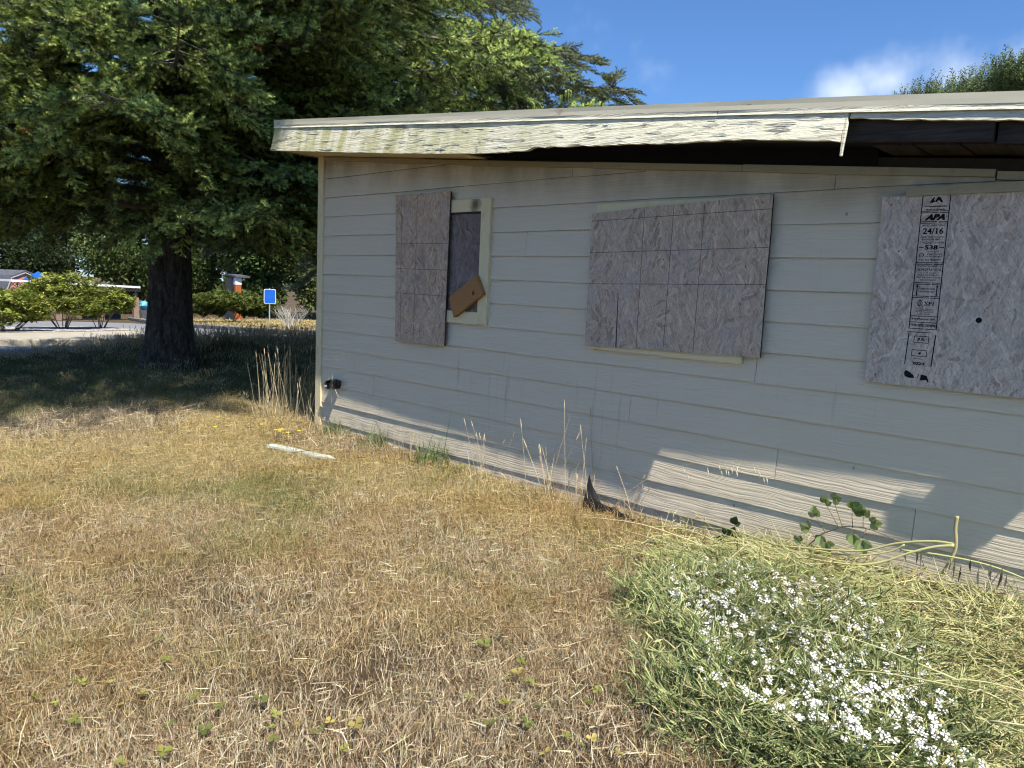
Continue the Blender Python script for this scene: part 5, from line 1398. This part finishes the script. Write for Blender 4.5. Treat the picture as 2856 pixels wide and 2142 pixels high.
mb.add(vs, [(i * 8 + j, i * 8 + (j + 1) % 8, (i + 1) * 8 + (j + 1) % 8, (i + 1) * 8 + j) for i in range(8) for j in range(8)] + [tuple(range(7, -1, -1)), tuple(64 + j for j in range(8))]); mb.build('rolled_edge', M['black_plastic'], bp_, smooth=True)

def solo_clump(name, loc, label, cat, cols, n, rad, h, w, lean, seed, mat, group=None, stalks=0, stalk_h=0.4, head=0.05):
    """a tuft that can be lifted out by itself: leaves plus single seed stalks"""
    x, y = loc; z = float(ter(x, y))
    root = thing(name, (x, y, z), label, cat, group)
    me = grass_clump(seed, cols, n, rad, h, w, lean, mat)
    o = bpy.data.objects.new('leaves', me); COL.objects.link(o); o.parent = root; o['kind'] = 'stuff'
    random.seed(seed + 1)
    for k in range(stalks):
        a = rnd(0, TAU); r_ = rad * random.random(); p = V(r_ * math.cos(a), r_ * math.sin(a), -.01); an = rnd(0, TAU)
        d = V(math.cos(an) * rnd(.05, .45), math.sin(an) * rnd(.02, .25), 1).normalized(); L = stalk_h * rnd(.6, 1.15); e1 = p + d * L + V(d.x, d.y, -.15) * L * rnd(0, .25)
        c = jit((0.62, 0.50, 0.30)); mb = MB(); mid = p.lerp(e1, .55) + V(0, 0, .02)
        mb.tube([p, mid, e1], [.0019, .0016, .0011], 4, c, cap=False); st = mb.build('stalk', M['straw'], None, colors=True); st.parent = root
        if head and random.random() < .75:
            mb = MB(); hd = (e1 - mid).normalized(); mb.tube([e1, e1 + hd * head * .3, e1 + hd * head * .7, e1 + hd * head], [.0012, .0036, .003, .001], 5, jit((0.62, 0.50, 0.31)), cap=False)
            ho = mb.build('seed_head', M['straw'], None, colors=True); ho.parent = st
    return root
DRY = [(0.62, 0.48, 0.25), (0.54, 0.40, 0.20), (0.70, 0.58, 0.36)]
GRN = [(0.13, 0.20, 0.06), (0.10, 0.165, 0.05), (0.18, 0.25, 0.08), (0.30, 0.30, 0.12)]
solo_clump('dry_grass_tussock', (-0.78, 0.05), 'big straw-yellow grass tussock with tall seed heads left of the house corner', 'grass tussock', DRY, 850, 0.34, 0.30, 0.005, 0.75, 700, M['straw'], None, 56, 0.66, 0.07)
solo_clump('dry_grass_tussock', (-0.22, 0.0), 'thin straw stalks leaning against the cream corner trim', 'grass tussock', DRY, 90, 0.14, 0.20, 0.0035, 0.6, 705, M['straw'], None, 12, 0.5, 0.06)
solo_clump('green_tuft', (0.46, -0.12), 'small green grass tuft at the wall foot nearest the corner', 'grass tuft', GRN, 90, 0.09, 0.25, 0.007, 0.45, 710, M['green_grass'])
solo_clump('green_tuft', (1.10, -0.13), 'spiky green grass tuft at the wall below the narrow board', 'grass tuft', GRN, 120, 0.11, 0.30, 0.0075, 0.5, 712, M['green_grass'])
solo_clump('green_tuft', (1.86, -0.12), 'broad green grass tuft at the wall below the cream window frame', 'grass tuft', GRN, 150, 0.15, 0.31, 0.0075, 0.55, 714, M['green_grass'])
solo_clump('green_tuft', (5.86, -0.10), 'dark green grass blades against the wall at the right edge', 'grass tuft', [(0.16, 0.19, 0.06), (0.10, 0.12, 0.04), (0.35, 0.30, 0.14)], 40, 0.14, 0.22, 0.007, 0.5, 716, M['green_grass'])
solo_clump('dry_stalk_clump', (0.36, -0.20), 'few pale dead stalks under the black vent stub', 'dry stalks', DRY, 14, 0.10, 0.12, 0.003, 0.8, 720, M['straw'], None, 5, 0.34, 0.04)
solo_clump('dry_stalk_clump', (1.52, -0.16), 'dry stalks between the two largest green tufts', 'dry stalks', DRY, 20, 0.16, 0.14, 0.003, 0.8, 722, M['straw'], None, 8, 0.36, 0.0)
solo_clump('dry_stalk_clump', (2.55, -0.16), 'dead stalks with drooping brown heads left of the tallest seed stalks', 'dry stalks', DRY, 140, 0.26, 0.17, 0.0032, 0.9, 724, M['straw'], None, 10, 0.42, 0.06)
solo_clump('dry_stalk_clump', (3.22, -0.20), 'tall thin seed stalks in front of the wall left of the black plastic', 'dry stalks', [(0.50, 0.37, 0.19), (0.36, 0.25, 0.13), (0.60, 0.47, 0.27)], 260, 0.30, 0.21, 0.0032, 0.9, 726, M['straw'], None, 16, 0.62, 0.075)
solo_clump('dry_stalk_clump', (3.62, -0.32), 'tangled brown dead grass heaped in front of the black plastic', 'dry stalks', [(0.44, 0.30, 0.15), (0.34, 0.22, 0.11), (0.56, 0.43, 0.24)], 420, 0.34, 0.22, 0.0035, 1.1, 728, M['straw'], None, 8, 0.32, 0.04)
# wild oat arching over the lit boards
wo = thing('wild_oat', (3.64, -0.13, 0.0), 'single wild oat stem arching over the sunlit boards with dangling husks', 'oat stem')
mb = MB(); st = [V(3.64, -.13, 0), V(3.80, -.13, .20), V(4.02, -.125, .385), V(4.28, -.12, .49), V(4.52, -.12, .545), V(4.76, -.12, .535)]; mb.tube(st, [.0022, .002, .0018, .0014, .001, .0008], 4, (0.66, 0.56, 0.36), cap=False); mb.build('stalk', M['straw'], wo, colors=True)
random.seed(17)
for k in range(16):
    t_ = rnd(.52, 1); i = min(4, int(t_ * 5)); p = st[i].lerp(st[i + 1], t_ * 5 - i); q = p + V(rnd(-.03, .03), rnd(-.02, .01), -rnd(.01, .06)); mb = MB()
    mb.tube([p, q], [.0006, .0005], 3, (0.7, 0.6, 0.4), cap=False); mb.tube([q, q + V(.004, 0, -.014), q + V(.008, 0, -.03)], [.001, .0034, .0006], 4, (0.78, 0.70, 0.5), cap=False); mb.build('husk', M['straw'], wo, colors=True)
# yellow hawkweed flowers near the corner
hk = thing('hawkweed', (0.35, -0.70, 0.0), 'little group of yellow flowers in the dry grass behind the white strip', 'wild flowers')
random.seed(18)
for (x, y) in ((0.35, -.64), (0.39, -.70), (0.43, -.66), (0.50, -.72), (0.53, -.66), (0.18, -.72), (0.62, -.60), (-.3, -.9), (-.05, -1.05)):
    h = rnd(.10, .16); mb = MB(); mb.tube([V(x, y, 0), V(x + rnd(-.02, .02), y, h)], [.002, .0015], 4, (0.2, 0.25, 0.08), cap=False); mb.build('stem', M['stem'], hk, colors=True)
    mb = MB(); n = 10; vs = [(x, y, h + .006)]
    for j in range(n * 2): a = TAU * j / (2 * n); r_ = .018 if j % 2 else .011; vs.append((x + r_ * math.cos(a), y + r_ * math.sin(a), h + .004 * (j % 2)))
    mb.add(vs, [(0, 1 + j, 1 + (j + 1) % (2 * n)) for j in range(2 * n)]); mb.build('flower', M['yellow'], hk)

# ------------------------------------------------------------------ wild radish with white flowers
RAD = [(0.235, 0.275, 0.105), (0.165, 0.205, 0.07), (0.37, 0.40, 0.17), (0.11, 0.145, 0.05), (0.46, 0.41, 0.19)]
def mound(x, y):
    """thickness of the plant mat over the ground"""
    u = (x - 5.36) * 0.74 + (y + 1.26) * 0.67; v = -(x - 5.36) * 0.67 + (y + 1.26) * 0.74
    return 0.085 * np.exp(-(u / 0.40) ** 4 - (v / 0.85) ** 4)
def in_mat(x, y, s=1.0):
    u = (x - 5.36) * 0.74 + (y + 1.26) * 0.67; v = -(x - 5.36) * 0.67 + (y + 1.26) * 0.74
    return (abs(u / (0.43 * s)) ** 2.2 + abs(v / (0.88 * s)) ** 2.2) < 1 + 1.1 * (vnoise(x, y, .22, 41) - .5)
def stem_tangle(seed, cols, n, rad, h, r_, L, pods=0.5, mat=None, flat=0.4):
    random.seed(seed); mb = MB()
    for k in range(n):
        a = rnd(0, TAU); q = rad * math.sqrt(random.random()); p = V(q * math.cos(a), q * math.sin(a), rnd(-.02, h)); b = rnd(0, TAU)
        d = V(math.cos(b), math.sin(b), rnd(-.15, .9) * (1 - flat) + rnd(-.1, .25)).normalized(); ll = L * rnd(.5, 1.2); c = jit(random.choice(cols), .2); e1 = p + d * ll + V(0, 0, rnd(-.25, .1)) * ll; mid = p.lerp(e1, .5) + V(rnd(-.1, .1), rnd(-.1, .1), rnd(0, .15)) * ll
        mb.tube([p, mid, e1], [r_, r_ * .9, r_ * .4], 3, c, cap=False)
        if random.random() < pods:
            for _ in range(3):
                w = p.lerp(e1, rnd(.4, 1)); dd = (d + V(rnd(-1, 1), rnd(-1, 1), rnd(-.3, 1))).normalized(); c2 = jit(random.choice(cols), .2)
                mb.tube([w, w + dd * .015, w + dd * .035, w + dd * .05], [.0008, .0022, .002, .0004], 3, c2, cap=False)
        if random.random() < .25:
            w = p.lerp(e1, rnd(.1, .7)); dd = V(rnd(-1, 1), rnd(-1, 1), rnd(0, .6)).normalized(); s_ = dd.cross(V(0, 0, 1)).normalized() * rnd(.003, .006); k_ = rnd(.03, .06); c2 = jit(random.choice(cols), .2)
            mb.add([w, w + dd * k_ * .5 - s_, w + dd * k_, w + dd * k_ * .5 + s_], [(0, 3, 2, 1)], c2)
    return mb.mesh('tangle', mat or M['stem'], colors=True)
TG = [stem_tangle(800 + i, RAD, 170, 0.19, 0.02, 0.0013, 0.125, .6, flat=.62) for i in range(4)]
wr = thing('wild_radish', (5.28, -1.32, 0.0), 'sprawling green wild radish mat covered in small white flowers', 'flowering plant')
rg = np.random.default_rng(90); P = []; Ro = []; S = []; I = []
while len(P) < 230:
    x, y = rg.uniform(4.1, 6.6), rg.uniform(-2.7, 0.0)
    if not in_mat(x, y): continue
    P.append((x, y, float(ter(x, y) + mound(x, y) * rg.uniform(.1, .95)))); Ro.append((rg.normal() * .25, rg.normal() * .25, rg.uniform(0, TAU))); S.append(rg.uniform(.8, 1.2)); I.append(rg.integers(4))
scatter('stems', TG, P, Ro, S, I, wr)
def flower_mesh(seed):
    random.seed(seed); mb = MB()
    for k in range(4):
        a = TAU * k / 4 + rnd(-.15, .15); d = V(math.cos(a), math.sin(a), rnd(.05, .35)); s_ = V(-math.sin(a), math.cos(a), 0); L = .0125 * rnd(.9, 1.15)
        pts = [d * .002, d * L * .55 - s_ * .0046, d * L - s_ * .0042 + V(0, 0, -.001), d * L + s_ * .0042 + V(0, 0, -.001), d * L * .55 + s_ * .0046]
        mb.add(pts, [(0, 4, 3, 2, 1)])
    return mb.mesh('flower', M['petal'])
FL = [flower_mesh(820 + i) for i in range(5)]
fl = []
random.seed(91)
cl_c = [(rnd(4.7, 6.2), rnd(-2.3, -.5), rnd(.03, .10)) for _ in range(110)]
while len(fl) < 1000:
    if random.random() < .30:
        cx_, cy_, cr = random.choice(cl_c); x = random.gauss(cx_, cr * .6); y = random.gauss(cy_, cr * .6)
    else: x, y = rnd(4.3, 6.4), rnd(-2.6, -.2)
    if not in_mat(x, y, .96): continue
    near = (CAM.x - x) * .676 + (y - CAM.y) * .727       # more blossoms on the side facing the camera
    if random.random() > 1.1 - .24 * (near - 1.6): continue
    fl.append((x, y, float(ter(x, y) + max(0.055, mound(x, y))) + rnd(.06, .12)))
fl.sort(key=lambda q: (V(*q) - CAM).length)
def place_flower(q, me):
    o = bpy.data.objects.new('flower', me); o.location = q; nrm_ = V(rnd(-.5, .5) + .35, rnd(-.5, .5) - .35, 1).normalized(); o.rotation_euler = nrm_.to_track_quat('Z', 'Y').to_euler(); s_ = rnd(.65, 1.05); o.scale = (s_, s_, s_); return o
for q in fl[:300]:
    o = place_flower(q, random.choice(FL)); COL.objects.link(o); o.parent = wr; o.matrix_parent_inverse = parent_inv(wr)
P = fl[300:]; scatter('flowers_beyond', FL, P, [(rnd(-.5, .5) + .3, rnd(-.5, .5) + .3, rnd(0, TAU)) for _ in P], [rnd(.65, 1.05) for _ in P], [random.randrange(5) for _ in P], wr)

# ------------------------------------------------------------------ heap of pulled radish stalks drying by the wall
HAY = [(0.42, 0.42, 0.17), (0.50, 0.48, 0.22), (0.34, 0.35, 0.13), (0.56, 0.50, 0.27), (0.28, 0.29, 0.10), (0.46, 0.36, 0.18)]
TH = [stem_tangle(840 + i, HAY, 130, 0.24, 0.015, 0.0018, 0.26, .3, flat=.97) for i in range(4)]
hp = thing('stalk_heap', (5.6, -0.45, 0.05), 'heap of pulled yellow-green radish stalks drying between flowers and wall', 'plant heap')
P = []; Ro = []; S = []; I = []
while len(P) < 210:
    x, y = rg.uniform(4.3, 7.1), rg.uniform(-2.2, -.06)
    e = max(0.0, 1 - ((x - 5.55) / 1.25) ** 2 - ((y + .42) / .36) ** 2); e2 = max(0.0, 1 - ((x - 6.35) / .62) ** 2 - ((y + .95) / .95) ** 2)
    e = max(e, e2)
    if e <= 0: continue
    P.append((x, y, float(ter(x, y)) + .055 * math.sqrt(e) * rg.uniform(.0, 1))); Ro.append((rg.normal() * .15, rg.normal() * .15, rg.uniform(0, TAU))); S.append(rg.uniform(.8, 1.3)); I.append(rg.integers(4))
scatter('fine_stems', TH, P, Ro, S, I, hp)
def stalk(pts, r0, r1, col=(0.50, 0.47, 0.20), name='stalk'):
    mb = MB(); pts = [V(*p) for p in pts]; k = len(pts); fine = []
    for i in range(k - 1):
        a = pts[max(i - 1, 0)]; b = pts[i]; c = pts[i + 1]; d = pts[min(i + 2, k - 1)]
        for j in range(4):
            t_ = j / 4; fine.append(0.5 * ((2 * b) + (c - a) * t_ + (2 * a - 5 * b + 4 * c - d) * t_ * t_ + (3 * b - a - 3 * c + d) * t_ ** 3))
    fine.append(pts[-1]); m = len(fine)
    mb.tube(fine, [r0 + (r1 - r0) * i / (m - 1) for i in range(m)], 6, jit(col, .08)); return mb.build(name, M['stem'], hp, smooth=True, colors=True)
stalk([(5.60, -.16, .03), (5.635, -.14, .17), (5.675, -.12, .30), (5.68, -.12, .36), (5.67, -.12, .43), (5.672, -.12, .49)], .0085, .0095, (0.52, 0.46, 0.22))
stalk([(5.68, -.12, .352), (5.58, -.14, .345), (5.43, -.17, .30), (5.30, -.20, .235), (5.12, -.24, .20), (4.85, -.28, .16)], .0075, .0045)
stalk([(5.675, -.125, .345), (5.60, -.15, .325), (5.50, -.19, .275), (5.38, -.23, .20), (5.24, -.28, .165), (4.98, -.34, .15), (4.75, -.40, .13)], .008, .004)
stalk([(5.47, -.17, .305), (5.40, -.18, .25), (5.22, -.21, .19), (4.95, -.25, .17), (4.7, -.33, .12)], .005, .003)
stalk([(5.45, -.16, .27), (5.62, -.15, .29), (5.82, -.14, .295), (6.0, -.15, .27), (6.3, -.2, .22)], .006, .004)
stalk([(5.50, -.19, .04), (5.535, -.18, .12), (5.56, -.17, .17)], .0075, .006, (0.54, 0.47, 0.24))
stalk([(5.56, -.17, .15), (5.62, -.16, .155)], .005, .005)
random.seed(55)
for k in range(34):
    x = rnd(4.5, 6.2); y = -rnd(.12, .65); z = float(ter(x, y)) + rnd(.05, .11); a = rnd(-.5, .5) + (math.pi if random.random() < .5 else 0); L = rnd(.35, .95)
    p = [V(x, y, z), V(x + math.cos(a) * L * .5, min(-.06, y + math.sin(a) * L * .4), z + rnd(-.02, .06)), V(x + math.cos(a) * L, min(-.06, y + math.sin(a) * L * .8), z - rnd(.0, .08))]
    stalk([tuple(q) for q in p], rnd(.0028, .0052), .0018, random.choice(HAY[:4]))
for k in range(20):
    x = rnd(5.9, 6.7); y = -rnd(.6, 1.6); z = float(ter(x, y)) + rnd(.09, .2); a = rnd(0, TAU); L = rnd(.3, .8)
    stalk([(x, y, z), (x + math.cos(a) * L * .5, y + math.sin(a) * L * .5, z + rnd(0, .06)), (x + math.cos(a) * L, y + math.sin(a) * L, z - rnd(0, .06))], rnd(.0022, .004), .0015, random.choice(HAY[:4]))
for k in range(16):                                   # withered leaves hanging from the long stalk
    x = rnd(5.42, 5.92); z = .29 + rnd(-.02, .02); h = rnd(.05, .13); mb = MB(); y = -.15
    mb.add([(x, y, z), (x + .006, y - .006, z - h * .4), (x + rnd(-.01, .01), y, z - h), (x - .006, y + .005, z - h * .5)], [(0, 1, 2, 3)], jit(random.choice([(0.45, 0.38, 0.25), (0.16, 0.12, 0.10), (0.58, 0.52, 0.38)]))); mb.build('withered_leaf', M['stem'], hp, colors=True)

# ------------------------------------------------------------------ brambles by the wall
def bramble(name, label, pts, leaves, cols, r_=.004):
    root = thing(name, (pts[0][0], pts[0][1], 0.05), label, 'bramble')
    mb = MB(); mb.tube(pts, [r_ * (1 - .6 * i / (len(pts) - 1)) for i in range(len(pts))], 5, (0.14, 0.10, 0.075)); mb.build('cane', M['stem'], root, smooth=True, colors=True)
    for (x, y, z, s_, an) in leaves:
        lp = V(x, y, z); q = min((V(*pts[i]).lerp(V(*pts[i + 1]), j / 6) for i in range(len(pts) - 1) for j in range(7)), key=lambda c_: (c_ - lp).length)
        mb = MB(); mb.tube([q, q.lerp(lp, .5) + V(0, -.008, .008), lp], [.0022, .0018, .0014], 4, (0.20, 0.16, 0.08), cap=False); mb.build('leaf_stalk', M['stem'], root, colors=True)
        for da in (-.9, 0, .9):
            a = an + da; d = V(math.cos(a), rnd(-.5, .15), math.sin(a)).normalized(); sd_ = d.cross(V(0.1, 1, .25)).normalized(); c = jit(random.choice(cols), .15); p = V(x, y, z); L = s_ * (1.15 if da == 0 else .9); vs = []; nn_ = 5
            rim = [(0.0, .05), (.2, .34), (.38, .42), (.5, .46), (.7, .34), (.85, .24), (1, 0)]
            up = sd_.cross(d).normalized()
            Lr = [p + d * (L * t_) + sd_ * (L * w_) - up * (L * w_ * .35) for t_, w_ in rim]; Rr = [p + d * (L * t_) - sd_ * (L * w_) - up * (L * w_ * .35) for t_, w_ in rim]; mid = [p + d * (L * t_) for t_, _ in rim]
            n = len(rim); mb = MB(); mb.add(Lr + mid + Rr, [(i, i + 1, n + i + 1, n + i) for i in range(n - 1)] + [(n + i, n + i + 1, 2 * n + i + 1, 2 * n + i) for i in range(n - 1)], c); mb.build('leaf', M['leaf'], root, colors=True)
    return root
random.seed(66)
BR = [(0.28, 0.35, 0.13), (0.20, 0.27, 0.09), (0.36, 0.42, 0.19)]
bramble('bramble', 'thorny bramble cane with green leaves arching in front of the sunlit wall', [(4.86, -.13, .02), (4.97, -.14, .14), (5.06, -.15, .25), (5.16, -.15, .315), (5.26, -.14, .335), (5.36, -.13, .32), (5.46, -.12, .29)],
        [(5.02, -.15, .34, .05, 1.9), (5.06, -.15, .42, .045, 1.2), (5.10, -.15, .45, .045, .4), (5.20, -.15, .42, .055, .9), (5.26, -.15, .40, .06, 1.7), (5.30, -.15, .37, .05, .2), (5.22, -.16, .29, .05, -1.3), (5.27, -.16, .27, .065, -1.2), (5.06, -.16, .24, .045, -1.6), (5.09, -.16, .21, .05, -.9), (4.99, -.15, .26, .05, 2.7), (4.95, -.15, .18, .04, 2.4), (5.03, -.16, .16, .045, -1.2)], BR)
bramble('bramble', 'low dark-leaved bramble sprig at the foot of the wall', [(4.50, -.14, .02), (4.53, -.14, .10), (4.56, -.14, .17)],
        [(4.53, -.15, .10, .05, 2.4), (4.55, -.15, .12, .05, .3), (4.56, -.15, .18, .045, 1.3), (4.50, -.15, .06, .05, 3.0), (4.57, -.15, .08, .05, -.2)], [(0.06, 0.09, 0.035), (0.045, 0.07, 0.03)])

# ------------------------------------------------------------------ strawberry weeds in the lawn
def trefoil(seed, cols):
    random.seed(seed); mb = MB(); c0 = random.choice(cols)
    mb.tube([V(0, 0, -.02), V(.004, .002, .03)], [.0012, .001], 3, (0.3, 0.22, 0.1), cap=False)
    for k in range(3):
        a = TAU * k / 3 + rnd(-.2, .2); d = V(math.cos(a), math.sin(a), rnd(.05, .4)).normalized(); s_ = V(-math.sin(a), math.cos(a), 0); L = rnd(.024, .034); p = V(.004, .002, .03); c = jit(c0, .15)
        rim = [(.15, .12), (.45, .38), (.7, .42), (.92, .25)]
        l = [p + d * (L * t_) + s_ * (L * w) + V(0, 0, L * w * .25) for t_, w in rim]; r_ = [p + d * (L * t_) - s_ * (L * w) + V(0, 0, L * w * .25) for t_, w in rim]
        mid = [p] + [p + d * (L * t_) for t_, _ in rim] + [p + d * L]; n = 4; b = 2 * n
        fs = [(b, 0, b + 1), (b, b + 1, n)] + [(i, i + 1, b + i + 2, b + i + 1) for i in range(3)] + [(b + i + 1, b + i + 2, n + i + 1, n + i) for i in range(3)] + [(3, b + 5, b + 4), (b + 4, b + 5, n + 3)]
        mb.add(l + r_ + mid, fs, c)
    return mb.mesh('leaf', M['leaf'], colors=True)
TR = [trefoil(900 + i, [(0.25, 0.28, 0.06), (0.32, 0.33, 0.07), (0.18, 0.21, 0.05), (0.38, 0.31, 0.08)]) for i in range(6)]
WEED = [((4.16, -3.22), 9, .13, 'largest leafy strawberry patch near the bottom left'), ((3.85, -3.38), 6, .09, 'strawberry leaves left of the largest patch'), ((4.36, -3.02), 6, .09, 'strawberry leaves right of the largest patch'), ((4.62, -2.86), 4, .06, 'strawberry leaves at the bottom left of centre'),
        ((5.02, -2.52), 5, .08, 'strawberry leaves at the bottom centre edge'), ((4.75, -2.30), 4, .07, 'strawberry leaves above the bottom centre'), ((4.55, -2.05), 4, .07, 'strawberry leaves in bleached grass at lower centre'), 
        ((4.9, -2.15), 5, .08, 'strawberry leaves left of the flower mat'), ((5.2, -2.38), 5, .08, 'strawberry leaves at the lower left tip of the flower mat'), ((3.6, -3.1), 5, .09, 'strawberry leaves furthest left near the bottom'),
        ((4.42, -.62), 5, .10, 'broad weed leaves above the flower mat'), ((4.62, -.45), 5, .10, 'broad weed leaves just below the dark bramble sprig'), ((2.2, -.22), 5, .10, 'green weed leaves along the wall right of the broad tuft')]
random.seed(77)
for (x, y), n, r_, lab in WEED:
    root = thing('strawberry_plant', (x, y, float(ter(x, y))), lab, 'weed', 'weeds growing in the lawn')
    for k in range(n):
        o = bpy.data.objects.new('leaf', random.choice(TR)); COL.objects.link(o); a = rnd(0, TAU); q = r_ * 1.9 * math.sqrt(random.random())
        o.location = (q * math.cos(a), q * math.sin(a), rnd(.01, .04)); o.rotation_euler = (rnd(-.4, .4), rnd(-.4, .4), rnd(0, TAU)); s_ = rnd(.45, 1.0) * (1.5 if y > -1 else 1); o.scale = (s_, s_, s_); o.parent = root
